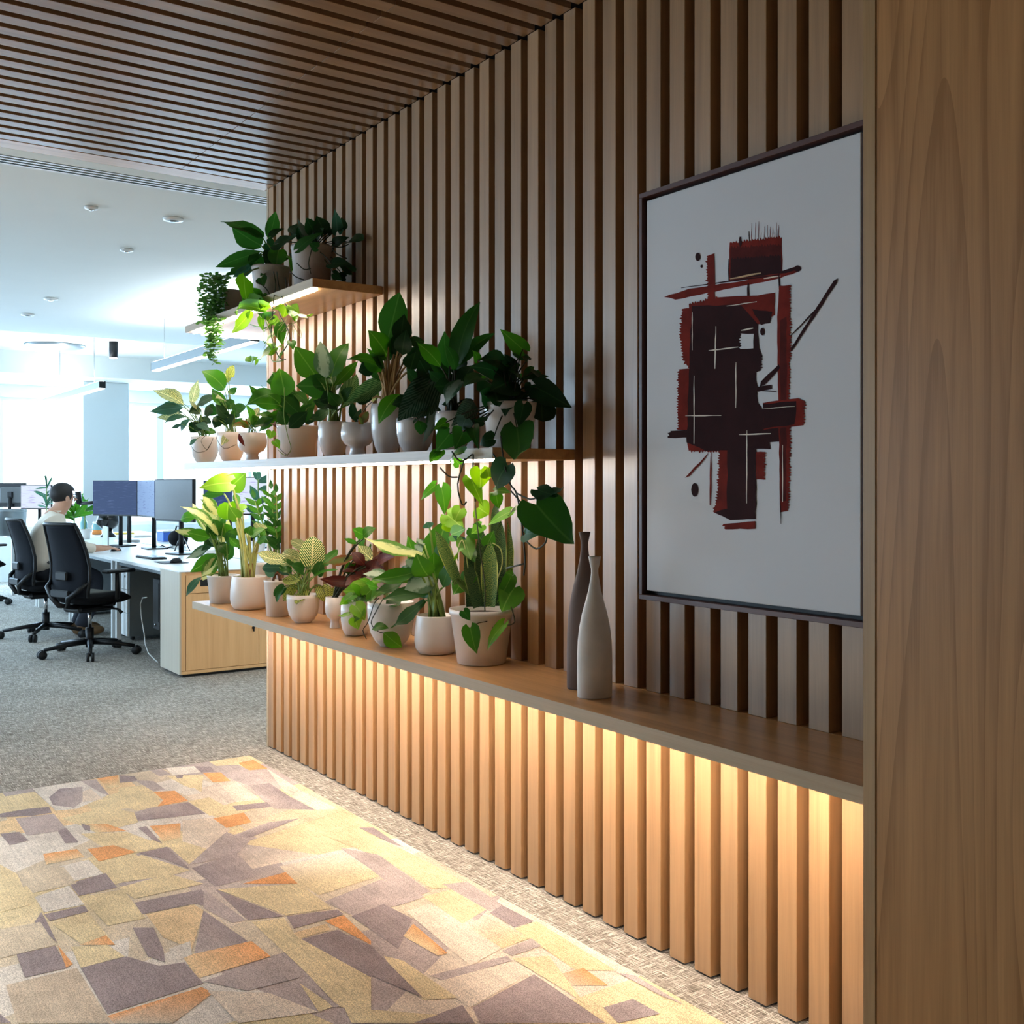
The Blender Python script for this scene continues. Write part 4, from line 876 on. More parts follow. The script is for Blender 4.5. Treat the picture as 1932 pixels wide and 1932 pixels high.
P = pot_at('spreading green arum with many pointed leaves in wide white pot', 522, 603, 804, 865, Z2, 'taper', 'pot_gloss', 'Y', Y2)
foliage(P, A2, S2, [(1170, 490, 895, 600, 135), (1190, 600, 955, 580, 95), (1240, 520, 1190, 265, 185, 'ovate'), (1240, 360, 1075, 385, 115), (1310, 420, 1130, 300, 95), (1150, 690, 955, 795, 105, 'deep'), (1200, 730, 1005, 845, 65, 'green'), (1280, 810, 1450, 660, 110, 'dark'), (1260, 790, 1180, 650, 95, 'deep'), (1120, 840, 1105, 910, 80, 'bright', 'heart', 'n'), (1150, 930, 1195, 1000, 65, 'bright', 'heart', 'n'), (1390, 690, 1200, 510, 125, 'deep'), (1450, 600, 1300, 490, 120, 'deep'), (1510, 740, 1660, 640, 100, 'dark'), (1100, 620, 920, 420, 70), (1330, 620, 1180, 600, 110, 'deep'), (1300, 720, 1120, 720, 100, 'dark'), (1360, 760, 1520, 580, 110, 'deep'), (1230, 620, 1080, 500, 100), (1280, 680, 1330, 480, 110, 'deep'), (1400, 740, 1560, 700, 90, 'dark'), (1140, 780, 1170, 810, 40, 'red')], 'lance', 'green', 'stem', .0035)
vine(P, A2, S2, [(1240, 440), (1240, 560), (1235, 700), (1270, 880), (1300, 1000), (1250, 1060), (1180, 1010)], -.10, .0018, 'stem'); vine(P, A2, S2, [(1150, 900), (1200, 1000), (1270, 1060)], -.10, .0014)
P = pot_at('glossy plant with big paddle leaves in tapered glossy white pot', 600, 658, 796, 862, Z2, 'tall', 'pot_gloss', 'Y', Y2)
foliage(P, A2, S2, [(1530, 340, 1335, 65, 195), (1610, 340, 1565, 20, 145, 'silver'), (1670, 340, 1825, 35, 165), (1690, 430, 1345, 425, 175, 'deep'), (1770, 620, 1900, 320, 150, 'stripe', 'lance'), (1700, 420, 1910, 200, 85, 'lance'), (1700, 520, 1560, 560, 120, 'dark'), (1740, 600, 1640, 480, 110, 'deep'), (1660, 600, 1500, 560, 110, 'dark'), (1780, 560, 1860, 430, 90, 'deep'), (1720, 640, 1600, 620, 95, 'dark')], 'ovate', 'green', 'stem', .0042)
P = pot_at('small brown sprout in footed white goblet on the middle shelf', 643, 706, 798, 860, Z2, 'goblet', 'pot_gloss', 'Y', -0.21)
foliage(P, A3, S3, [(240, 1040, 300, 950, 60, 'bronze'), (190, 1020, 175, 870, 55, 'dark'), (260, 1050, 230, 990, 50, 'bronze'), (330, 880, 345, 765, 62, 'pale'), (200, 1030, 250, 930, 45, 'dark')], 'lance', 'dark', 'stem_dark', .002)
P = pot_at('tall plant with upright speckled leaf in tall egg-shaped glossy pot', 699, 761, 763, 856, Z2, 'tall', 'pot_gloss', 'Y', Y2)
foliage(P, A3, S3, [(450, 400, 540, 45, 180, 'deep', 'ovate'), (545, 450, 575, 210, 130, 'dark'), (445, 530, 300, 335, 165, 'green', 'ovate'), (490, 650, 105, 905, 125, 'stripe'), (400, 610, 135, 560, 90, 'green'), (600, 430, 730, 420, 85, 'dark'), (630, 570, 770, 510, 120, 'dark'), (350, 610, 225, 650, 120, 'dark'), (330, 850, 180, 860, 95, 'dark'), (440, 560, 290, 470, 75, 'green'), (560, 520, 590, 330, 120, 'dark'), (500, 520, 480, 380, 130, 'deep'), (620, 640, 660, 500, 120, 'dark'), (420, 620, 330, 540, 90, 'deep')], 'lance', 'deep', 'stem_tan', .005)
P = pot_at('drooping silver-striped plant in round glossy white pot on middle shelf', 747, 819, 790, 852, Z2, 'egg', 'pot_gloss', 'Y', Y2)
foliage(P, A3, S3, [(870, 640, 525, 1025, 190, 'calathea'), (540, 820, 380, 1050, 120, 'green'), (830, 790, 640, 1040, 150, 'calathea'), (800, 880, 720, 1195, 85, 'silver'), (680, 1020, 700, 1130, 90, 'deep'), (760, 760, 620, 900, 150, 'dark'), (700, 740, 590, 620, 110, 'dark'), (780, 700, 690, 560, 130, 'dark'), (640, 860, 480, 900, 90, 'dark'), (770, 720, 850, 620, 120, 'dark')], 'lance', 'calathea', 'stem_dark', .003)
P = pot_at('plant with tall pointed blade leaning right in white pot on shelf', 820, 890, 777, 850, Z2, 'tall', 'pot_gloss', 'Y', Y2)
foliage(P, A3, S3, [(970, 640, 1150, 118, 150, 'deep'), (920, 610, 880, 340, 130, 'deep', 'ovate'), (850, 610, 675, 435, 115, 'green'), (1010, 720, 895, 900, 120, 'silver', 'ovate'), (1100, 870, 930, 1065, 115, 'calathea'), (1080, 930, 1040, 1110, 90, 'calathea'), (880, 730, 760, 640, 100, 'dark'), (1000, 740, 1090, 600, 120, 'dark'), (930, 760, 800, 760, 110, 'dark'), (990, 640, 1020, 480, 120, 'dark'), (960, 860, 860, 900, 60, 'dark')], 'lance', 'dark', 'stem_dark', .0035)
P = pot_at('large dark trailing heart-leaf vine spilling over inner end of middle shelf', 912, 1013, 760, 848, Z2, 'step', 'pot', 'Y', Y2)
foliage(P, A3, S3, [(1475, 480, 1300, 325, 105, 'green'), (1440, 550, 1400, 505, 70, 'deep'), (1310, 580, 1140, 560, 150), (1130, 560, 1090, 485, 65, 'green'), (1280, 650, 1060, 610, 130), (1560, 640, 1480, 710, 105, 'deep'), (1560, 655, 1670, 685, 80), (1580, 770, 1850, 925, 155), (1540, 750, 1500, 820, 80), (1620, 880, 1630, 1030, 185, 'round'), (1430, 1075, 1420, 1310, 215, 'deep', -.13, -.17), (1250, 740, 1300, 910, 220), (1390, 720, 1220, 800, 210), (1400, 840, 1340, 990, 180), (1160, 700, 1020, 770, 160), (1480, 900, 1440, 1070, 110), (1330, 640, 1430, 720, 150), (1230, 860, 1150, 800, 160), (1350, 660, 1240, 560, 130), (1450, 700, 1360, 640, 120), (1440, 880, 1520, 920, 100),
 (920, 1120, 815, 1250, 135, 'deep', -.1), (1020, 1110, 955, 1245, 140, 'deep', -.1), (1100, 1080, 1140, 1240, 85, 'deep', -.1), (1250, 1160, 1145, 1210, 120, 'dark', -.12), (890, 1035, 795, 1090, 75, 'green', -.1), (850, 1250, 765, 1340, 75, 'green', 'n'), (1030, 1260, 925, 1350, 75, 'green', 'n'), (1040, 1010, 1010, 1100, 130, 'dark', -.1), (1180, 1030, 1100, 1010, 90, 'dark', -.1)], 'heart', 'dark', 'stem_dark', .0026)
foliage(P, A5, S5, [(1135, 135, 1065, 300, 150, 'dark'), (955, 165, 950, 300, 120, 'lime'), (1380, 330, 1515, 285, 105, 'dark'), (1330, 400, 1585, 665, 235, 'deep'), (1255, 600, 1360, 600, 85, 'deep'), (1210, 420, 1140, 480, 65, 'green'), (650, 270, 550, 375, 65, 'green'), (690, 290, 710, 470, 100, 'green'), (890, 230, 975, 420, 95, 'bright'), (660, 45, 608, 115, 60, 'green'), (1050, 310, 1160, 320, 70, 'bright'), (1060, 340, 1080, 430, 70, 'green'), (810, 130, 770, 80, 60, 'green'), (1010, 210, 1000, 150, 90, 'lime'), (1340, 300, 1480, 340, 90, 'dark')], 'heart', 'deep', pet=False)
for pts in ([(1090, -60), (1110, 100), (1150, 255), (1195, 320), (1225, 480), (1245, 640), (1255, 790), (1245, 880)], [(850, 90), (800, 260), (830, 400), (860, 380)], [(1190, 320), (1290, 365), (1350, 340)], [(1255, 640), (1330, 700), (1390, 660), (1400, 610)], [(760, 40), (820, 110), (900, 60)], [(905, 60), (905, 240), (920, 380)], [(1040, 60), (1090, 140), (1130, 150)], [(680, 150), (740, 210), (800, 215)], [(1160, 310), (1260, 420), (1290, 440)], [(1245, 800), (1130, 830)]): vine(P, A5, S5, pts, -.14, .0026)

# ---- top row, on the short shelf
Y3 = -0.17
P = pot_at('large heart-leaf vine in brownish pot against the wall on the top shelf', 549, 629, 466, 535, Z3, 'taper', 'pot_grey', 'Y', -0.15)
foliage(P, A1, S1, [(1160, 340, 1070, 155, 85, 'silver'), (1100, 320, 1080, 200, 85), (1210, 260, 1150, 150, 105), (1300, 250, 1240, 130, 125), (1340, 290, 1350, 185, 75), (1430, 270, 1405, 65, 95, 'teal'), (1480, 250, 1470, 145, 85), (1080, 430, 1300, 285, 115, 'deep'), (870, 390, 1060, 300, 135), (1530, 370, 1675, 350, 125, 'round'), (1380, 570, 1570, 585, 115), (1010, 280, 1070, 200, 65), (1560, 640, 1440, 560, 95), (1190, 330, 1310, 240, 100), (1060, 300, 1000, 220, 80), (1500, 690, 1420, 660, 90), (1250, 420, 1170, 380, 70, 'deep'), (1400, 660, 1480, 720, 70)], 'heart', 'dark', 'stem_dark', .0028)
for pts in ([(1200, 430), (1170, 560), (1190, 660)], [(1000, 640), (1060, 690), (1130, 715)], [(1380, 420), (1430, 480), (1520, 520)], [(1390, 415), (1480, 415), (1540, 385)], [(1060, 560), (1130, 620), (1190, 610)]): vine(P, A1, S1, pts, -.12, .0024)
P = pot_at('big-leaved trailing plant in light pot at the middle of the top shelf', 475, 547, 505, 562, Z3, 'taper', 'pot_stone', 'Y', -0.17)
foliage(P, A1, S1, [(750, 330, 368, 185, 175, 'ovate', -.02, .03), (735, 400, 472, 235, 195, 'ovate', -.06, -.04), (730, 455, 320, 600, 100, 'lance'), (745, 480, 350, 695, 85, 'lance'), (810, 330, 870, 88, 105, 'ovate'), (830, 320, 955, 250, 70, 'dark'), (690, 590, 690, 465, 125, 'round'), (650, 590, 480, 690, 115, 'teal', 'ovate'), (580, 670, 610, 910, 130, 'bright', 'ovate', -.14, -.17), (900, 440, 880, 590, 145, 'round', 'green'), (850, 590, 730, 680, 120), (990, 520, 1010, 650, 125, 'green'), (740, 700, 770, 770, 90), (1040, 500, 1080, 590, 90, 'teal'), (790, 380, 870, 440, 100, 'dark'), (820, 480, 780, 600, 110, 'dark')], 'heart', 'deep', 'stem', .0042)
foliage(P, A1, S1, [(730, 850, 590, 1000, 105, 'bright'), (650, 1000, 470, 1200, 95, 'lime', 'ovate'), (780, 1000, 520, 1050, 100, 'bright'), (840, 1040, 690, 1010, 75, 'deep'), (915, 1100, 935, 1310, 85, 'green', 'ovate'), (830, 1230, 770, 1300, 95, 'bright'), (840, 1350, 725, 1450, 110, 'bright'), (930, 1370, 870, 1450, 95, 'bright'), (1010, 1280, 1030, 1355, 65, 'green'), (1060, 930, 890, 960, 110, 'lime'), (1150, 1040, 1000, 1020, 85, 'lime'), (740, 1060, 760, 1190, 55, 'bright'), (830, 1060, 910, 1140, 75, 'lime'), (690, 860, 640, 780, 110, 'green'), (720, 930, 600, 880, 90, 'bright'), (960, 960, 940, 1060, 90, 'lime'), (700, 1440, 680, 1500, 30, 'bright'), (650, 1460, 600, 1420, 60, 'bright', 'leaflet'), (660, 1470, 710, 1420, 50, 'bright', 'leaflet'), (1020, 1000, 1060, 1100, 80, 'bright'), (800, 900, 740, 830, 90, 'green'), (640, 930, 530, 960, 95, 'bright'), (700, 990, 620, 1080, 100, 'bright'), (760, 960, 800, 870, 80, 'green'), (860, 980, 930, 1010, 90, 'lime'), (1010, 960, 1090, 1020, 80, 'lime'), (880, 1200, 980, 1180, 80, 'bright'), (800, 1140, 880, 1080, 80, 'bright'), (860, 1390, 940, 1330, 80, 'bright'), (620, 880, 560, 820, 90, 'green'), (790, 1300, 850, 1400, 80, 'bright')], 'heart', 'bright', pet=False)
for pts in ([(850, 640), (870, 760), (850, 900), (840, 1060), (830, 1200), (850, 1300), (900, 1420), (960, 1440)], [(960, 690), (965, 850), (900, 1000), (960, 1120), (1000, 1250), (930, 1380)], [(690, 730), (780, 790), (830, 880)], [(880, 640), (900, 780), (940, 900), (1010, 1000)], [(780, 1080), (820, 1180), (850, 1240)], [(640, 1120), (700, 1140), (760, 1130)], [(860, 1300), (830, 1400), (850, 1460), (940, 1450)]): vine(P, A1, S1, pts, -.2, .0024, 'stem_dark' if pts[0][1] < 900 else 'stem')
# fine tangle of hanging shoots lit by the strip
tg = MB(); rt = random.Random(4)
for k in range(26):
    x, y = rt.uniform(780, 1060), rt.uniform(1030, 1200); p = fix(atD(340 + x * S1, 380 + y * S1, P['d'] - .2), P, 0)
    q = p + RV * rt.uniform(-.03, .03) + Vector((0, rt.uniform(-.02, .01), -rt.uniform(.02, .08))); tg.tube([p, (p + q) / 2 + RV * rt.uniform(-.012, .012), q], .0011, 4)
tg.build('tangled_shoots', M['stem_pale'], P['t'], kind='stuff')
# squared planter with string-of-leaves
p = atY(441, 560, -.16)
t = thing('potted_plant', (p.x, p.y, Z3), 'squarish grey planter with curtain of tiny trailing leaves at top shelf end', 'plant')
hw = 66 / 2 * dep(p) / FOC * .9; hh = .150
mb = MB()
for k, (q, z) in enumerate(((.9, 0), (1, hh))): mb.v += [(p.x + sx * hw * q, p.y + sy * hw * q, Z3 + .0004 + z) for sx, sy in ((-1, -1), (1, -1), (1, 1), (-1, 1))]
mb.v += [(p.x + sx * hw * .88, p.y + sy * hw * .88, Z3 + hh) for sx, sy in ((-1, -1), (1, -1), (1, 1), (-1, 1))] + [(p.x + sx * hw * .86, p.y + sy * hw * .86, Z3 + hh - .03) for sx, sy in ((-1, -1), (1, -1), (1, 1), (-1, 1))]
for L in range(3):
    for k in range(4): mb.f.append((L * 4 + k, L * 4 + (k + 1) % 4, L * 4 + 4 + (k + 1) % 4, L * 4 + 4 + k))
mb.f += [(3, 2, 1, 0)]; mb.sm = [False] * len(mb.f); mb.build('pot', M['pot_grey'], t)
MB().box(p.x - hw * .85, p.x + hw * .85, p.y - hw * .85, p.y + hw * .85, Z3 + hh - .04, Z3 + hh - .02).build('soil', M['soil'], t)
PQ = dict(t=t, c=p, d=dep(p), r=hw, zs=Z3)
ft = MB(); sm_ = MB()
for k in range(30):
    x0 = rt.uniform(185, 405); xt = x0 + rt.uniform(-45, 20); yb = rt.choice([1100, 1200, 1320, 1400, 1470]) if 240 < x0 < 380 else rt.uniform(850, 1150)
    pts = [(rt.uniform(330, 480), 690), (x0 + 20, 690 + rt.uniform(-25, 20))]
    n = max(4, int((yb - 690) / 24))
    for i in range(1, n + 1): pts.append((x0 + (xt - x0) * i / n + rt.uniform(-10, 10), 690 + (yb - 690) * i / n))
    off = -hw - .02 - rt.uniform(0, .09)
    W_ = [fix(atD(340 + a * S1, 380 + c_ * S1, PQ['d'] + (off if i else -.02)), PQ, 0) for i, (a, c_) in enumerate(pts)]
    sm_.tube(W_, .0009, 4)
    for i, q in enumerate(W_[1:]):
        for sd in (-1, 1):
            if rt.random() < .22: continue
            L = rt.uniform(.014, .027); dr = (RV * sd * rt.uniform(.5, 1) + Vector((0, rt.uniform(-.6, .3), rt.uniform(-.5, .2)))).normalized()
            nn = dr.cross(Vector((rt.uniform(-1, 1), rt.uniform(-1, 1), 1))).normalized(); wv = L * .42; up = dr.cross(nn)
            ft.add([q, q + dr * L * .3 + nn * wv, q + dr * L * .75 + nn * wv * .8, q + dr * L, q + dr * L * .75 - nn * wv * .8, q + dr * L * .3 - nn * wv], [(0, 1, 2, 3), (0, 3, 4, 5)])
me = ft.mesh('tiny_leaves', leaf_mat('leaf_tiny', (80, 128, 62), (80, 128, 62), 'plain', 0.0, .4)); o = bpy.data.objects.new('trailing_leaves', me); COL.objects.link(o); o.parent = t; o.matrix_parent_inverse = WORLD_INV[t.name]; o['kind'] = 'stuff'
sm_.build('trailing_shoots', M['stem'], t, kind='stuff')
for (a, c_, e_, g_, wd) in ((290, 660, 250, 655, 34), (320, 670, 350, 640, 30), (460, 640, 500, 600, 34), (420, 690, 470, 640, 34), (380, 700, 340, 660, 34)):
    put_leaf(t, atD(340 + a * S1, 380 + c_ * S1, PQ['d'] - .05), atD(340 + e_ * S1, 380 + g_ * S1, PQ['d'] - .05), wd * S1 * PQ['d'] / FOC, 'leaflet', 'deep')
#OFFICE#
# ================================================================= OFFICE
DT = 0.735; DE = 0.235
def desk(x0, x1, y0, y1, label, group='white desks in the long office row'):
    t = thing('desk', ((x0 + x1) / 2, (y0 + y1) / 2, 0), label, 'desk', group)
    MB().box(x0 + .004, x1 - .004, y0, y1, DT - .025, DT, .002).build('desk_top', M['white'], t)
    for x in (x0 + .05, x1 - .09):
        for y in (y0 + .08, y1 - .12): MB().box(x, x + .04, y, y + .04, 0, DT - .0255, .002).build('leg', M['white_metal'], t)
    MB().box(x0 + .09, x1 - .09, y0 + .10, y0 + .13, DT - .075, DT - .0255).build('rail', M['grey_metal'], t)
    MB().box(x0 + .09, x1 - .09, y1 - .06, y1 - .04, DT - .36, DT - .0255).build('modesty_panel', M['black'], t)
    MB().box(x0 + .2, x1 - .2, y1 - .30, y1 - .16, DT - .13, DT - .12).build('cable_tray', M['grey_metal'], t)
    return t
rows = ['white desk nearest the wooden cabinet, behind the empty black chair', 'white desk in front of the seated person in cream shirt', 'third white desk of the row, beyond the seated person', 'last white desk of the near row by the windows']
rows2 = ['white desk across from the empty chair, behind the dark monitor', 'white desk of the opposite row facing the cream-shirted person', 'white desk of the opposite row holding the black head stand', 'last white desk of the opposite row by the windows']
for k in range(4):
    xa = -7.785 - 1.58 * (k + 1); xb = -7.785 - 1.58 * k
    desk(xa, xb, DE, DE + .80, rows[k]); desk(xa, xb, DE + .84, DE + 1.64, rows2[k])
# end cabinet of the desk row
cb_ = thing('storage_cabinet', (-7.56, .7, 0), 'pale wooden storage cabinet at the end of the white desks', 'cabinet')
CXF = -7.34
MB().box(-7.78, CXF - .018, DE + .012, 1.86, .028, DT - .004, .001).build('cabinet_body', M['cab_wood'], cb_)
MB().box(-7.78, CXF, DE, DE + .012, .022, DT - .004, .001).build('side_panel', M['cab_side'], cb_, label='pale grey laminate side panel')
MB().box(-7.77, CXF - .03, DE + .03, 1.84, 0, .027).build('plinth', M['black'], cb_)
MB().box(-7.782, CXF + .002, DE - .002, 1.87, DT - .004, DT + .002, .0008).build('cabinet_top', M['white'], cb_)
MB().box(CXF - .018, CXF, DE + .012, 1.86, .022, .044, .001).build('bottom_rail', M['cab_wood'], cb_)
MB().box(CXF - .018, CXF, DE + .012, DE + .042, .046, DT - .006, .001).build('stile', M['cab_wood'], cb_)
for k in range(3):
    ya = DE + .045 + .53 * k; yb = min(ya + .527, 1.86)
    d_ = MB().box(CXF - .017, CXF, ya, yb, .047, .578, .001).build('door', M['cab_wood'], cb_); WORLD_INV[d_.name] = WORLD_INV[cb_.name]
    lk = bpy.data.objects.new('lock', MB().tube([(CXF, yb - .04, .31), (CXF + .006, yb - .04, .31)], .011, 12).box(CXF, CXF + .018, yb - .043, yb - .037, .285, .31).mesh('lock', M['black'])); COL.objects.link(lk); lk.parent = d_
    dr = MB().box(CXF - .017, CXF, ya, yb, .582, .708, .001).build('drawer', M['cab_wood'], cb_)
    hd = bpy.data.objects.new('handle', MB().box(CXF - .001, CXF + .003, ya + .10, ya + .27, .628, .675, .001).mesh('handle', M['black'])); COL.objects.link(hd); hd.parent = dr

# computer hung under the desk, with its white cable
a, b2 = atY(277, 1130, .33), atY(301, 1130, .33)
zt, zl = atY(285, 1090, .33).z, atY(285, 1184, .33).z
t = thing('computer_tower', ((a.x + b2.x) / 2, .5, zl), 'slim black computer hung under the desk beside the cabinet', 'computer')
xm = min(b2.x, -7.80)
MB().box(xm - .17, xm, .33, .66, zl, min(zt, DT - .04), .004).build('case', M['black'], t)
MB().box(xm - .15, xm - .02, .327, .33, zl + .06, zt - .03).build('front_grille', M['rubber'], t)
MB().tube([(xm - .10, .327, zl + .035), (xm - .10, .322, zl + .035)], .012, 12).build('power_button', M['chrome'], t)
pts = [atY(x, y, .30) for x, y in ((277, 1127), (269, 1128), (265, 1140), (267, 1165), (272, 1195), (274, 1215), (280, 1232), (290, 1246), (298, 1253))]
pts[-1].z = .006; pts[-2].z = max(.02, pts[-2].z)
tag(MB().tube(pts, .0045, 6).build('power_cable', M['white']), 'white cable hanging from the computer down to the carpet', 'cable')
# mobile pedestals
def pedestal(x1, y0, label, w_=.40, d_=.56):
    t = thing('drawer_pedestal', (x1 - w_ / 2, y0 + d_ / 2, 0), label, 'drawers')
    MB().box(x1 - w_, x1, y0 + .018, y0 + d_, .035, .60, .002).build('pedestal_body', M['grey_metal'], t)
    for z0, z1 in ((.04, .235), (.24, .435), (.44, .595)):
        dr = MB().box(x1 - w_ + .002, x1 - .002, y0, y0 + .017, z0, z1, .001).build('drawer', M['white'], t)
    MB().tube([(x1 - .06, y0, .55), (x1 - .06, y0 - .006, .55)], .01, 10).build('lock', M['black'], t)
    for sx in (x1 - w_ + .05, x1 - .05):
        for sy in (y0 + .06, y0 + d_ - .06): MB().tube([(sx - .012, sy, .0178), (sx + .012, sy, .0178)], .0175, 10).build('caster', M['rubber'], t)
pedestal(-9.34, .42, 'white drawer pedestal under the desk beside the empty chair')
pedestal(-11.40, .42, 'white drawer pedestal left of the cream-shirted person', .40)

# office chairs: built once facing +Y, then copied
def build_chair():
    t = thing('office_chair', (0, 0, 0), '', 'chair')
    for k in range(5):
        a = math.radians(-35.5 + 72 * k); c, s = math.cos(a), math.sin(a)
        leg = MB().tube([(c * .03, s * .03, .105), (c * .18, s * .18, .092), (c * .345, s * .345, .068)], [.024, .019, .014], 8).build('base_arm', M['black'], t, world=False)
        w_ = MB(); p = Vector((c * .36, s * .36, 0)); q = Vector((-s, c, 0))
        for sd in (-1, 1): w_.tube([p + q * (.006 * sd) + Vector((0, 0, .0335)), p + q * (.028 * sd) + Vector((0, 0, .0335))], .033, 14)
        w_.tube([p + Vector((0, 0, .04)), p + Vector((0, 0, .07))], .010, 8); w_.build('caster', M['rubber'], leg, world=False)
    MB().tube([(0, 0, .06), (0, 0, .215)], .031, 14).build('column_sleeve', M['black'], t, world=False)
    MB().tube([(0, 0, .215), (0, 0, .36)], .015, 12).build('gas_lift', M['chrome'], t, world=False)
    mc = MB().box(-.11, .11, -.17, .15, .345, .40, .02); mc.tube([(.10, .06, .375), (.24, .08, .365), (.27, .09, .34)], [.009, .009, .016], 8); mc.build('mechanism', M['black'], t, world=False)
    # seat cushion: rounded slab with a dropped front
    nx, ny = 9, 10
    def cush(z_off, th, scale):
        mb = MB(); top = []; bot = []
        for j in range(ny + 1):
            for i in range(nx + 1):
                u, v = i / nx * 2 - 1, j / ny * 2 - 1
                k = (abs(u) ** 4 + abs(v) ** 4) ** .25; k2 = max(abs(u), abs(v)); f = (k2 / k) if k > 0 else 1
                x, y = u * .245 * f * scale, v * .235 * f * scale + .03
                e = max(0, 1 - k2 ** 6); z = .46 + z_off + th * (e ** .5) - .05 * max(0, v - .35) ** 2 + .012 * u * u
                top.append((x, y, z)); bot.append((x, y, .435 + z_off - (.03 * e)))
        mb.v = top + bot; n = len(top); w2 = nx + 1
        for j in range(ny):
            for i in range(nx):
                a = j * w2 + i; mb.f.append((a, a + 1, a + 1 + w2, a + w2)); mb.f.append((n + a, n + a + w2, n + a + 1 + w2, n + a + 1))
        bd = [i for i in range(w2)] + [j * w2 + nx for j in range(1, ny + 1)] + [ny * w2 + i for i in range(nx - 1, -1, -1)] + [j * w2 for j in range(ny - 1, 0, -1)]
        for i in range(len(bd)): a, c_ = bd[i], bd[(i + 1) % len(bd)]; mb.f.append((a, n + a, n + c_, c_))
        mb.sm = [True] * len(mb.f); return mb
    cush(0, .035, 1).build('seat', M['black_fabric'], t, world=False)
    s2 = MB(); base = cush(.004, .035, .82); s2.v = base.v; s2.f = base.f; s2.sm = base.sm; s2.build('seat_pad', M['seat_top'], t, world=False, label='worn greyish seat pad')
    # backrest: one sweeping shell profile (y, z, half width)
    prof = [(-.215, .475, .215), (-.222, .53, .232), (-.212, .62, .238), (-.212, .72, .234), (-.232, .82, .226), (-.262, .92, .214), (-.292, 1.0, .198), (-.306, 1.035, .188)]
    def shell(inner, dy, th):
        mb = MB(); cols = 9; vs = []
        for (y, z, hw) in prof:
            for i in range(cols):
                u = i / (cols - 1) * 2 - 1; vs.append((u * (hw - inner), y + dy + .045 * u * u, z))
        n = len(vs); vs += [(x, y - th, z) for x, y, z in vs]; mb.v = vs; R_ = len(prof)
        for r in range(R_ - 1):
            for i in range(cols - 1):
                a = r * cols + i; mb.f.append((a, a + 1, a + 1 + cols, a + cols)); mb.f.append((n + a, n + a + cols, n + a + 1 + cols, n + a + 1))
        bd = [i for i in range(cols)] + [r * cols + cols - 1 for r in range(1, R_)] + [(R_ - 1) * cols + i for i in range(cols - 2, -1, -1)] + [r * cols for r in range(R_ - 2, 0, -1)]
        for i in range(len(bd)): a, c_ = bd[i], bd[(i + 1) % len(bd)]; mb.f.append((a, n + a, n + c_, c_))
        mb.sm = [True] * len(mb.f); return mb
    shell(.014, 0, .012).build('backrest', M['mesh_fabric'], t, world=False)
    fr = MB(); L = [(-hw, y + .045 - .006, z) for y, z, hw in prof]; Rr = [(hw, y + .045 - .006, z) for y, z, hw in prof]
    top = [(u * .188, -.306 + .045 * u * u - .006, 1.037) for u in (-.8, -.4, 0, .4, .8)]
    fr.tube(L + top + Rr[::-1], .014, 8); fr.build('back_frame', M['black'], t, world=False)
    br = MB()
    for sd in (-1, 1): br.tube([(sd * .232, -.17, .60), (sd * .20, -.235, .54), (sd * .10, -.262, .47), (sd * .05, -.235, .405), (sd * .045, -.12, .385), (sd * .04, -.05, .38)], [.013, .02, .022, .022, .02, .018], 8)
    br.box(-.11, .11, -.275, -.25, .47, .53, .008); br.build('back_bracket', M['black'], t, world=False)
    MB().box(-.07, .07, -.262, -.236, .60, .67, .01).build('lumbar_pad', M['black'], t, world=False)
    for sd in (-1, 1):
        ar = MB().tube([(sd * .12, .03, .40), (sd * .25, .035, .415), (sd * .285, .04, .46), (sd * .285, .035, .655)], [.014, .016, .02, .016], 8).build('arm_post', M['black'], t, world=False)
        MB().box(sd * .285 - .042, sd * .285 + .042, -.08, .185, .655, .682, .011).build('arm_pad', M['black'], ar, world=False)
    return t
ch0 = build_chair(); index_children()
chairs = [(-8.77, -.02, 0.40, 'empty black mesh office chair in front of the white desk'), (-10.04, -.09, .14, 'black mesh office chair under the person in cream shirt'),
          (-13.15, -.20, .35, 'far black office chair at the left edge of the picture'), (-9.3, 2.42, math.pi + .1, 'black office chair on the far side of the opposite desks')]
for k, (x, y, r, lb) in enumerate(chairs):
    c = ch0 if k == 0 else copy_tree(ch0); c.location = (x, y, 0); c.rotation_euler = (0, 0, r); c['label'] = lb; c['group'] = 'black office chairs'; c['category'] = 'chair'

# monitors
def screen_mat(name, bgc, lines, es):
    m, nt, b = newmat(name); tc = N(nt, 'ShaderNodeTexCoord'); mp = N(nt, 'ShaderNodeMapping'); mp.inputs['Scale'].default_value = (9, 1, 95)
    nt.links.new(tc.outputs['Object'], mp.inputs['Vector'])
    n = N(nt, 'ShaderNodeTexNoise', ins={'Scale': 1.0, 'Detail': 1.0}); nt.links.new(mp.outputs[0], n.inputs['Vector'])
    col = ramp(nt, n.outputs['Fac'], [(.58, lin(bgc)), (.74, lin(lines))])
    nt.links.new(col, b.inputs['Emission Color']); b.inputs['Emission Strength'].default_value = es
    b.inputs['Base Color'].default_value = (.01, .01, .01, 1); b.inputs['Roughness'].default_value = .6; b.inputs['Specular IOR Level'].default_value = .15; return m
M['scr_code'] = screen_mat('screen_code', (56, 76, 122), (86, 104, 150), 0.9)
M['scr_light'] = screen_mat('screen_light', (206, 216, 232), (160, 150, 214), 1.2)
M['scr_blue'] = screen_mat('screen_blue', (120, 150, 196), (90, 110, 170), 1.1)
M['scr_off'] = plain('screen_off', (74, 76, 76), .38, noise=.03)
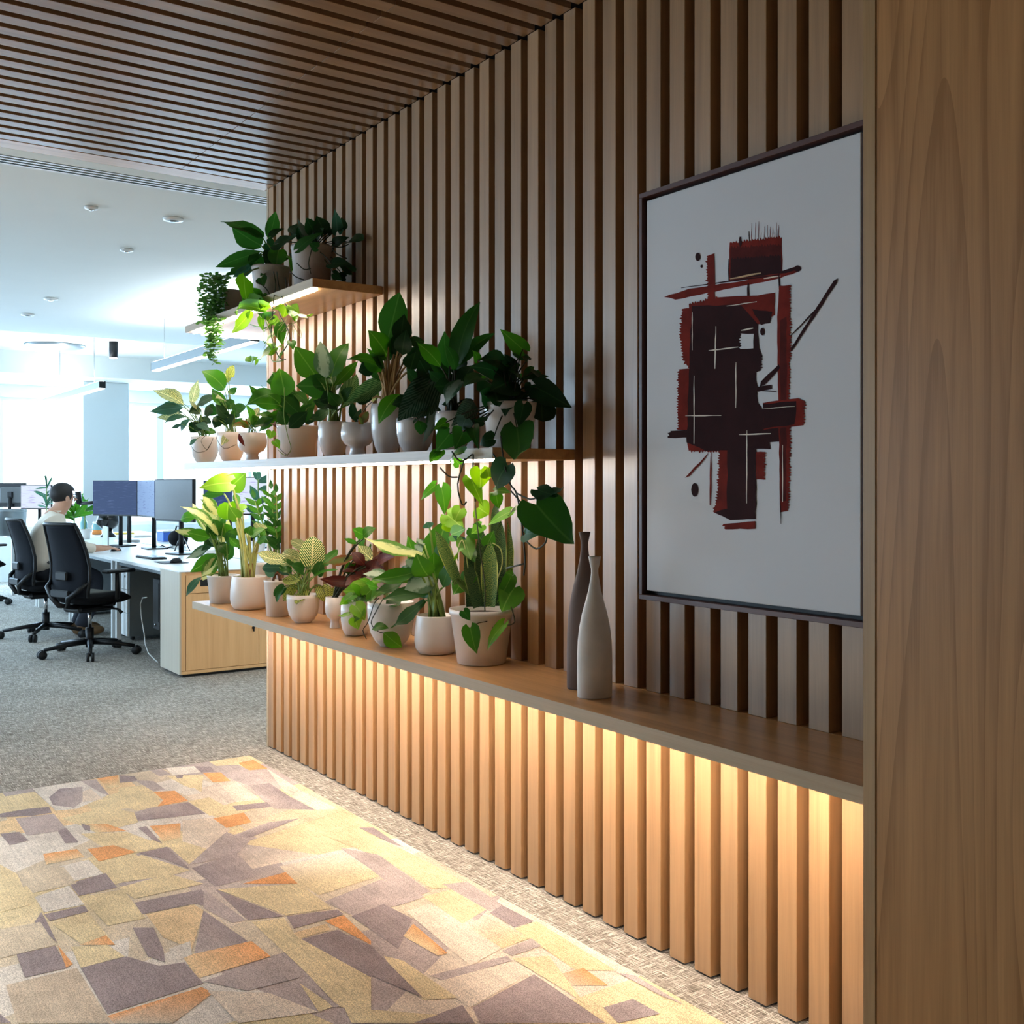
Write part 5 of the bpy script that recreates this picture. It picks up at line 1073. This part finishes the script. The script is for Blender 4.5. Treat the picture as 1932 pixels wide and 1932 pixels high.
def monitor(c, w_, h_, rz, scr, label, pole=True):
    """c: centre of the panel; faces local -Y"""
    t = thing('monitor', (c.x, c.y, DT), label, 'monitor', rz=rz)
    z = c.z - DT
    MB().box(-w_ / 2, w_ / 2, -.004, .028, z - h_ / 2, z + h_ / 2, .004).build('housing', M['black'], t, world=False)
    MB().box(-w_ / 2 + .008, w_ / 2 - .008, -.0055, -.0042, z - h_ / 2 + .016, z + h_ / 2 - .008).build('screen', M[scr], t, world=False)
    MB().box(-.14, .14, .028, .05, z - .10, z + .10, .008).build('rear_cover', M['mon_back'], t, world=False)
    if pole:
        MB().tube([(0, .07, .012), (0, .07, z - .02)], .021, 12).build('stand_pole', M['black'], t, world=False)
        MB().box(-.03, .03, .045, .075, z - .04, z + .04, .004).build('bracket', M['black'], t, world=False)
        MB().box(-.115, .115, -.02, .17, 0, .013, .004).build('stand_base', M['black'], t, world=False)
    return t
def facing(p, off): return math.atan2(-(CAM.x - p.x) * -1, -(CAM.y - p.y)) * 0 + (math.atan2(CAM.y - p.y, CAM.x - p.x) + math.pi / 2) + math.radians(off)
p = atD(217, 940, 10.35); monitor(p, .61, .345, facing(p, -48), 'scr_code', 'monitor with dark blue code screen right of the seated person')
p = atD(276, 941, 9.95); monitor(p, .60, .345, -.02, 'scr_blue', 'monitor seen almost edge-on with pale bluish screen on black pole')
p = atD(328, 944, 9.15); monitor(p, .62, .365, facing(p, -60), 'scr_off', 'switched-off dark grey monitor left of the leafy plants')
p = atD(68, 938, 13.0); monitor(p, .42, .30, facing(p, -35), 'scr_light', 'far monitor with light screen behind the seated person')
p = atD(24, 934, 13.3); monitor(p, .36, .30, facing(p, 150), 'scr_off', 'far monitor turned away at the left picture edge')
p = atD(428, 938, 10.6); monitor(p, .50, .33, facing(p, -25), 'scr_code', 'dark blue monitor half hidden behind the ledge-end foliage')
p = atD(472, 936, 10.0); monitor(p, .36, .36, facing(p, -20), 'scr_light', 'pale monitor beside the end of the slatted wall')
# arm stand of the person's dual screens
# desk clutter
def on_desk(x, y): q = atZ(x, y, DT); q.z = DT; return q
q = Vector((-10.42, .40, DT))
t = thing('laptop', q, 'open pale laptop on the desk of the seated person', 'laptop', rz=-.1)
MB().box(-.16, .16, -.11, .11, 0.0005, .014, .003).build('keyboard_deck', M['grey_metal'], t, world=False); MB().box(-.14, .14, -.01, .09, .0141, .0155).build('keys', M['black'], t, world=False)
o = MB().box(-.16, .16, .105, .115, .012, .21, .002).build('lid', M['grey_metal'], t, world=False)
def mouse(q, label, rz=0):
    t = thing('computer_mouse', q, label, 'mouse', rz=rz); mb = MB().ball((0, 0, .0), (.032, .055, .036), 14, 8); mb.v = [(x, y, max(0.0005, z)) for x, y, z in mb.v]; mb.build('mouse_shell', M['black'], t, world=False)
    MB().tube([(0, .022, .033), (0, .04, .026)], .005, 8).build('scroll_wheel', M['grey_metal'], t, world=False)
mouse(on_desk(219, 1040), 'black mouse on the desk of the seated person', .3)
kx = on_desk(285, 1053)
t = thing('keyboard', kx, 'slim grey-blue keyboard on the desk nearest the cabinet', 'keyboard', rz=.05)
MB().box(-.20, .20, -.062, .062, 0.0005, .014, .004).build('keyboard_case', M['black'], t, world=False)
for r in range(5):
    for c in range(14): MB().box(-.19 + c * .0272, -.19 + c * .0272 + .023, -.054 + r * .0218, -.054 + r * .0218 + .018, .0141, .019).build('key', M['teal_glass'] if 0 else M['grey_metal'], t, world=False)
mpad = atZ(312, 1062, DT)
t = tag(MB().box(mpad.x - .13, mpad.x + .13, mpad.y - .05, mpad.y + .14, DT + .0005, DT + .005, .001).build('mouse_pad', M['rubber']), 'black mouse pad beside the grey-blue keyboard', 'mouse pad')
mouse(Vector((mpad.x + .07, mpad.y + .06, DT + .0055)), 'black mouse resting on the black mouse pad', .4)
hq = on_desk(204, 1013); hq.z = DT
t = thing('head_stand', hq, 'glossy black head-shaped stand on the opposite desk', 'ornament')
hb = MB(); hb.lathe([(.085, 0), (.085, .02), (.05, .05), (.045, .10)], tuple(hq), 20); hb.build('neck_base', M['black_gloss'], t)
hb = MB(); hb.ball((hq.x, hq.y, hq.z + .20), (.10, .125, .125), 20, 14); hb.ball((hq.x + .03, hq.y - .10, hq.z + .17), (.035, .04, .04), 10, 8); hb.build('head', M['black_gloss'], t)
jq = on_desk(183, 1009); t = thing('glass_jar', jq, 'glass jar with orange contents left of the black head', 'jar')
MB().lathe([(.05, 0), (.055, .01), (.055, .11), (.045, .13)], tuple(jq), 18).build('glass_body', M['teal_glass'], t); MB().lathe([(.0565, .005), (.0565, .06)], tuple(jq), 18).build('contents', M['orange'], t); MB().lathe([(.048, 0), (.048, .025)], (jq.x, jq.y, jq.z + .131), 18).build('lid', M['white'], t)
bq = on_desk(158, 1014); t = thing('water_bottle', bq, 'teal water bottle standing between person and jar', 'bottle')
MB().lathe([(.038, 0), (.042, .01), (.042, .17), (.022, .205), (.020, .225)], tuple(bq), 18).build('bottle_body', M['teal_glass'], t); MB().lathe([(.024, 0), (.024, .03)], (bq.x, bq.y, bq.z + .226), 14).build('cap', M['teal_glass'], t)
yq = on_desk(231, 1008); tag(MB().box(yq.x - .09, yq.x + .09, yq.y - .12, yq.y + .12, DT + .0005, DT + .02, .001).build('notepad', M['yellow']), 'yellow notepad right of the black head', 'notepad')
xq = on_desk(316, 1021); t = thing('storage_box', xq, 'blue plastic box behind the monitor pole', 'box'); MB().box(-.11, .11, -.08, .08, .0005, .10, .006).build('box_body', M['blue'], t, world=False); MB().box(-.115, .115, -.085, .085, .1005, .118, .004).build('lid', M['white'], t, world=False)
gq = on_desk(336, 1029); t = thing('shoulder_bag', gq, 'rounded black bag on the desk right of the blue box', 'bag')
mb = MB().ball((0, 0, .07), (.15, .09, .085), 18, 10); mb.v = [(x, y, max(.0005, z)) for x, y, z in mb.v]; mb.build('bag_body', M['black_fabric'], t, world=False); MB().tube([(-.11, 0, .11), (-.05, .0, .19), (.05, .0, .19), (.11, 0, .11)], .008, 6).build('strap', M['black'], t, world=False)
wq = atZ(384, 1062, DT); wq.z = DT; t = thing('desk_caddy', Vector((wq.x, wq.y + .05, DT)), 'white box-shaped desk caddy at the cabinet end, left of the pots', 'caddy')
MB().box(-.06, .06, -.05, .05, .0005, .10, .006).build('caddy_body', M['white'], t, world=False); MB().box(.0601, .062, -.006, .006, .03, .05).build('slot', M['black'], t, world=False)
bk_ = atD(16, 975, 12.6); t = thing('waste_bin', Vector((bk_.x, bk_.y, DT)), 'round silver container on the far left desk', 'container')
MB().lathe([(.16, 0), (.185, .02), (.20, .30), (.20, .31), (.19, .31), (.18, .02)], (bk_.x, bk_.y, DT + .0005), 26).build('bin_body', M['grey_metal'], t); MB().lathe([(.203, 0), (.203, .018)], (bk_.x, bk_.y, DT + .28), 26).build('rim_band', M['grey_metal'], t)
# leafy plants among the desks
def bushy(px, py, d, n, L, wd, mt, label, shape='sword'):
    q = atD(px, py, d); t = thing('potted_plant', Vector((q.x, q.y, DT)), label, 'plant'); rb_ = random.Random(px)
    MB().lathe([(.05, 0), (.055, .01), (.068, .11), (.06, .11), (.058, .09)], (q.x, q.y, DT + .0005), 18).build('pot', M['pot'], t); MB().lathe([(.058, 0), (.03, .008)], (q.x, q.y, DT + .088), 14).build('soil', M['soil'], t)
    top = Vector((q.x, q.y, q.z)); MB().tube([(q.x, q.y, DT + .09), tuple(top)], .006, 6).build('stem', M['stem'], t)
    for k in range(n):
        a = rb_.uniform(0, 6.283); e = rb_.uniform(-.1, 1.1); s_ = top - Vector((0, 0, rb_.uniform(0, .6) * max(.02, top.z - DT - .15)))
        put_leaf(t, s_, s_ + Vector((math.cos(a) * math.cos(e), math.sin(a) * math.cos(e), math.sin(e))) * L * rb_.uniform(.7, 1.1), wd, shape, mt)
bushy(88, 915, 12.6, 22, .20, .022, 'teal', 'spiky green plant behind the head of the seated person')
bushy(140, 965, 11.2, 16, .26, .055, 'green', 'leafy green plant on the desk right of the seated person', 'lance')
bushy(160, 960, 11.8, 12, .24, .05, 'deep', 'dark green plant left of the dark blue monitor', 'lance')
bushy(487, 905, 9.3, 8, .20, .07, 'teal', 'blue-green plant top peeping beside the end of slatted wall', 'ovate')
# dark monitor arms behind the person
t = thing('articulated_bracket', Vector((-11.35, .98, DT)), 'black articulated monitor arm between plant and dark blue monitor', 'bracket')
q0 = Vector((-11.35, .98, DT)); q1 = q0 + Vector((0, 0, .42)); q2 = atD(150, 950, 11.0); q3 = atD(180, 948, 10.9)
MB().tube([q0 + Vector((0, 0, .0005)), q1], .022, 10).build('post', M['black'], t); MB().tube([q1, q3], .018, 8).build('lower_arm', M['black'], t); MB().tube([q3, q2], .018, 8).build('upper_arm', M['black'], t); MB().tube([q2, atD(147, 928, 11.0)], .03, 8).build('head_joint', M['black'], t)

# ceiling fittings
def pendant(x0, x1, y, z, wires, label):
    t = thing('pendant_light', ((x0 + x1) / 2, y, z), label, 'lamp', 'long pendant lights over the desks')
    MB().box(x0 + .02, x1 - .02, y - .022, y + .022, z + .0752, z + .079).build('uplight', M['uplight'], t)
    MB().box(x0, x1, y - .034, y + .034, z, z + .075, .003).build('lamp_housing', M['grey_metal'], t)
    MB().box(x0 + .01, x1 - .01, y - .028, y + .028, z - .006, z - .0005).build('diffuser', M['lamp'], t)
    MB().box(x0 - .004, x0 - .0002, y - .034, y + .034, z, z + .075).build('end_cap', M['black'], t); MB().box(x1 + .0002, x1 + .004, y - .034, y + .034, z, z + .075).build('end_cap', M['black'], t)
    for wx, zc in wires: MB().tube([(wx, y, z + .0755), (wx, y, zc)], .0035, 6).build('suspension_wire', M['grey_metal'], t)
pendant(-10.05, -7.55, .86, 2.40, ((-9.75, CEIL), (-8.0, CEIL)), 'nearer long grey pendant light beside the top shelf')
pendant(-15.2, -11.95, .86, 2.38, ((-12.3, 3.0), (-14.0, 3.0)), 'farther long pendant light with dark end over the far desks')
pendant(-11.6, -8.4, -3.4, 2.40, ((-11.3, CEIL), (-8.8, CEIL)), 'pendant light over the open floor left of view')
for (x, y, nm, r, lb) in ((172, 390, 'ceiling_downlight', .036, 'small round downlight nearest the slot diffuser'), (327, 412, 'smoke_detector', .058, 'round white detector with grey ring, closest to the slatted wall'), (239, 470, 'ceiling_downlight', .042, 'bright tilted downlight just beyond the ring-shaped detector'), (96, 563, 'ceiling_downlight', .055, 'flat round downlight near the far edge of pale ceiling'), (52, 592.5, 'ceiling_sprinkler', .055, 'small sprinkler rose farthest along the pale ceiling')):
    q = atZ(x, y, CEIL); t = thing(nm, (q.x, q.y, CEIL), lb, 'ceiling fitting')
    MB().lathe([(r * .6, -.016), (r * .95, -.012), (r, -.001)], tuple(q), 22).build('trim_ring', M['white_metal'], t)
    MB().lathe([(r * .2, -.022), (r * .52, -.0165)], tuple(q), 16).build('centre_lens', M['chrome'] if nm == 'ceiling_downlight' else M['grey_metal'], t)
q = atZ(104, 651, 3.0); t = thing('air_diffuser', (q.x, q.y, 3.0), 'flat round air diffuser in the raised far ceiling', 'ceiling fitting')
MB().lathe([(.30, -.03), (.34, -.012), (.34, -.0005)], tuple(q), 28).build('diffuser_disc', M['grey_metal'], t)
q = atX(214, 667, -12.8); t = thing('ceiling_spotlight', (q.x, q.y, 3.0), 'black cylinder spotlight under the raised far ceiling', 'lamp')
MB().lathe([(.05, q.z - .05), (.05, 2.9995)], (q.x, q.y, 0), 18).build('cylinder', M['black'], t); MB().lathe([(.042, q.z - .056), (.042, q.z - .0505)], (q.x, q.y, 0), 16).build('lens', M['lamp'], t)
# recessed lamps that light the rug, set into the slatted ceiling
for k, (lx, ly) in enumerate(((-4.3, -1.55), (-2.9, -1.55), (-4.3, -2.9), (-2.9, -2.9))):
    t = thing('track_spot', (lx, ly, CEIL), ('white ceiling spotlight near the slatted wall at the office end', 'white ceiling spotlight near the slatted wall before the vases', 'white ceiling spotlight above the rug corner at the office end', 'white ceiling spotlight over the middle of the rug')[k], 'lamp', 'spotlights above the rug')
    MB().lathe([(.05, -.035), (.05, -.001)], (lx, ly, CEIL), 18).build('housing', M['white_metal'], t)
    MB().lathe([(.04, -.0365), (.04, -.0355)], (lx, ly, CEIL), 16).build('lens', M['lamp'], t)

# ---------------------------------------------------------------- people
def skin_obj(name, V, E, mat, parent, sub=2, root=0):
    me = bpy.data.meshes.new(name); me.from_pydata([v[:3] for v in V], E, []); me.materials.append(mat)
    o = bpy.data.objects.new(name, me); COL.objects.link(o); o.parent = parent
    sk = o.modifiers.new('skin', 'SKIN'); sk.use_smooth_shade = True
    for i, v in enumerate(V):
        d = me.skin_vertices[0].data[i]; rr2 = v[3]; d.radius = rr2 if hasattr(rr2, '__len__') else (rr2, rr2); d.use_root = (i == root)
    sm = o.modifiers.new('smooth', 'SUBSURF'); sm.levels = sub; sm.render_levels = sub
    return o
def person(label, loc, rz, shirt, arm_r, arm_l, head_turn):
    t = thing('person', loc, label, 'person', rz=rz)
    ht = Matrix.Rotation(head_turn, 4, 'Z'); hc = Vector((0, .14, 1.205))
    def H(x, y, z): return tuple(hc + ht @ Vector((x, y, z)))
    V = []; E = []
    def chain(start, pts):
        prev = start
        for p_ in pts: V.append(p_); i = len(V) - 1; (E.append((prev, i)) if prev is not None else None); prev = i
        return prev
    pel = chain(None, [(0, -.02, .60, (.10, .07))]); sp_ = chain(pel, [(0, -.035, .72, (.145, .105)), (0, .01, .88, (.155, .11)), (0, .05, 1.0, (.13, .09))])
    nk = chain(sp_, [(0, .09, 1.10, .070)])
    h1 = chain(nk, [(*H(0, -.012, -.058), .074), (*H(0, .0, .005), (.078, .092)), (*H(0, -.008, .065), (.076, .092)), (*H(0, -.015, .112), (.050, .064))])
    for sd, arm in ((1, arm_r), (-1, arm_l)):
        (ex, ey, ez), (wx, wy, wz) = arm
        sh = chain(sp_, [(sd * .175, .045, 1.015, .062)]); wr_ = chain(sh, [(sd * ex, ey, ez, .043), ((sd * ex + sd * wx) / 2, (ey + wy) / 2, (ez + wz) / 2, .040), (sd * wx, wy, wz, .027)])
        pm = chain(wr_, [(sd * wx - sd * .005, wy + .05, wz + .004, (.034, .016))])
        for f in range(4):
            bx = sd * (wx - .005 + (f - 1.5) * .018); L = (.075, .084, .08, .062)[f]
            chain(pm, [(bx, wy + .085, wz + .006, .0085), (bx, wy + .085 + L * .5, wz + .004, .008), (bx, wy + .085 + L, wz - .012, .0065)])
        chain(wr_, [(sd * (wx - .032), wy + .03, wz, .010), (sd * (wx - .05), wy + .065, wz - .006, .0085)])
        hp = chain(pel, [(sd * .10, .03, .555, .065)]); kn = chain(hp, [(sd * .13, .22, .545, .068), (sd * .14, .40, .525, .06)]); an = chain(kn, [(sd * .13, .36, .30, .052), (sd * .12, .26, .09, .036)]); chain(an, [(sd * .125, .36, .035, (.036, .03))])
    skin_obj('body', V, E, M['skin'], t)
    # shirt and trousers follow the body a little outside it
    S = []; SE = []; V2, E2 = V, E
    V, E = S, SE
    def ch2(lst, ed, start, pts):
        prev = start
        for p_ in pts: lst.append(p_); i = len(lst) - 1; (ed.append((prev, i)) if prev is not None else None); prev = i
        return prev
    a0 = ch2(S, SE, None, [(0, -.045, .54, (.205, .165)), (0, -.045, .70, (.205, .165)), (0, .0, .88, (.205, .160)), (0, .04, 1.0, (.170, .130))]); ch2(S, SE, a0, [(0, .08, 1.085, .086)])
    for sd, arm in ((1, arm_r), (-1, arm_l)):
        (ex, ey, ez), (wx, wy, wz) = arm
        ch2(S, SE, a0, [(sd * .178, .045, 1.015, .080), (sd * (ex + .176) / 2, (ey + .045) / 2, (ez + 1.015) / 2, .066), (sd * ex, ey, ez, .060), (sd * (ex + wx) / 2, (ey + wy) / 2, (ez + wz) / 2, .053), (sd * (ex * .15 + wx * .85), ey * .15 + wy * .85, ez * .15 + wz * .85, .042)])
    skin_obj('shirt', S, SE, shirt, t)
    for z_, r_ in ((1.085, .080),): MB().lathe([(r_, 0), (r_ * .98, .035), (r_ * .9, .035), (r_ * .9, 0)], (0, .082, 1.075), 18).build('collar', shirt, t, world=False)
    Tt = []; TE = []
    b0 = ch2(Tt, TE, None, [(0, -.045, .60, (.190, .150)), (0, -.03, .545, (.190, .150))])
    for sd in (-1, 1): ch2(Tt, TE, b0, [(sd * .10, .02, .545, .100), (sd * .13, .22, .545, .094), (sd * .14, .405, .525, .076), (sd * .13, .36, .30, .072), (sd * .122, .275, .105, .066), (sd * .122, .27, .08, .066)])
    skin_obj('trousers', Tt, TE, M['trousers'], t)
    for sd in (-1, 1):
        s_ = MB().ball((sd * .125, .33, .048), (.047, .135, .05), 16, 10); s_.v = [(x, y, max(.004, z)) for x, y, z in s_.v]; s_.build('shoe', M['shoe'], t, world=False)
    hm = MB().ball((0, 0, 0), (.093, .110, .098), 20, 14); hm.v = [H(x, y - .014 - .0, z + .055) for x, y, z in hm.v if True]
    # hair cap: keep the part behind and above the hairline
    keep = []
    for f in hm.f:
        c = sum((Vector(hm.v[i]) for i in f), Vector()) / len(f); lc = ht.inverted() @ (c - hc)
        if lc.z > .085 or (lc.y < .035 and lc.z > -.02) : keep.append(f)
    hm.f = keep; hm.sm = [True] * len(keep); hm.build('hair', M['hair'], t, world=False)
    for sd in (-1, 1):
        e = MB().ball((0, 0, 0), (.010, .018, .030), 10, 8); e.v = [H(x + sd * .088, y + .005, z + .005) for x, y, z in e.v]; e.build('ear', M['skin'], t, world=False)
        e = MB().ball((0, 0, 0), .011, 10, 8); e.v = [H(x + sd * .032, y + .082, z + .022) for x, y, z in e.v]; e.build('eye', M['white'], t, world=False)
        e = MB().box(sd * .032 - .017, sd * .032 + .017, .086, .094, .040, .046); e.v = [H(*v) for v in e.v]; e.build('eyebrow', M['hair'], t, world=False)
    e = MB().tube([(0, .084, .03), (0, .105, -.002), (0, .088, -.012)], [.008, .014, .010], 8); e.v = [H(*v) for v in e.v]; e.build('nose', M['skin'], t, world=False)
    e = MB().box(-.022, .022, .078, .088, -.046, -.040); e.v = [H(*v) for v in e.v]; e.build('mouth', M['p_red'], t, world=False)
    return t
person('person with short black hair and cream shirt seated at the desk', (-10.05, -.08, 0), -.10, M['shirt'], ((.25, .20, .80), (.19, .42, .765)), ((.25, .20, .80), (.19, .42, .765)), .18)
person('person in pale grey shirt half hidden behind the monitors', (-9.3, 2.35, 0), math.pi + .1, M['shirt_grey'], ((.27, .22, .80), (.20, .45, .765)), ((.27, .22, .80), (.20, .45, .765)), 0)

# loose cables and papers between the screens
def wires(name, px, label, off=0.0):
    pts = [Vector(atZ(x, y, DT)) for x, y in px]
    for i, q in enumerate(pts): q.z = DT + .006 + (.10 * math.sin(i / (len(pts) - 1) * 3.14) if off else 0)
    tag(MB().tube(pts, .005, 6).build(name, M['black']), label, 'cable')
wires('cable', ((292, 1031), (300, 1034), (306, 1030), (315, 1035), (326, 1033)), 'thin black cable on the desk right of the monitor pole')
wires('cable', ((330, 1040), (336, 1036), (344, 1034), (350, 1037), (358, 1040)), 'black cable looping over the desk before the rounded bag', .1)
for k, (x, y, w_, lb) in enumerate(((262, 1013, .30, 'loose white papers on the opposite desk left of the pole'), (240, 1022, .26, 'white paper stack behind the dark blue monitor'))):
    q = on_desk(x, y); t = thing('paper_stack', q, lb, 'papers')
    for j in range(4): MB().box(-w_ / 2 + .004 * j, w_ / 2 + .003 * j, -.10 + .003 * j, .10 - .002 * j, .0005 + .006 * j, .0063 + .006 * j).build('sheet', M['paper'], t, world=False)
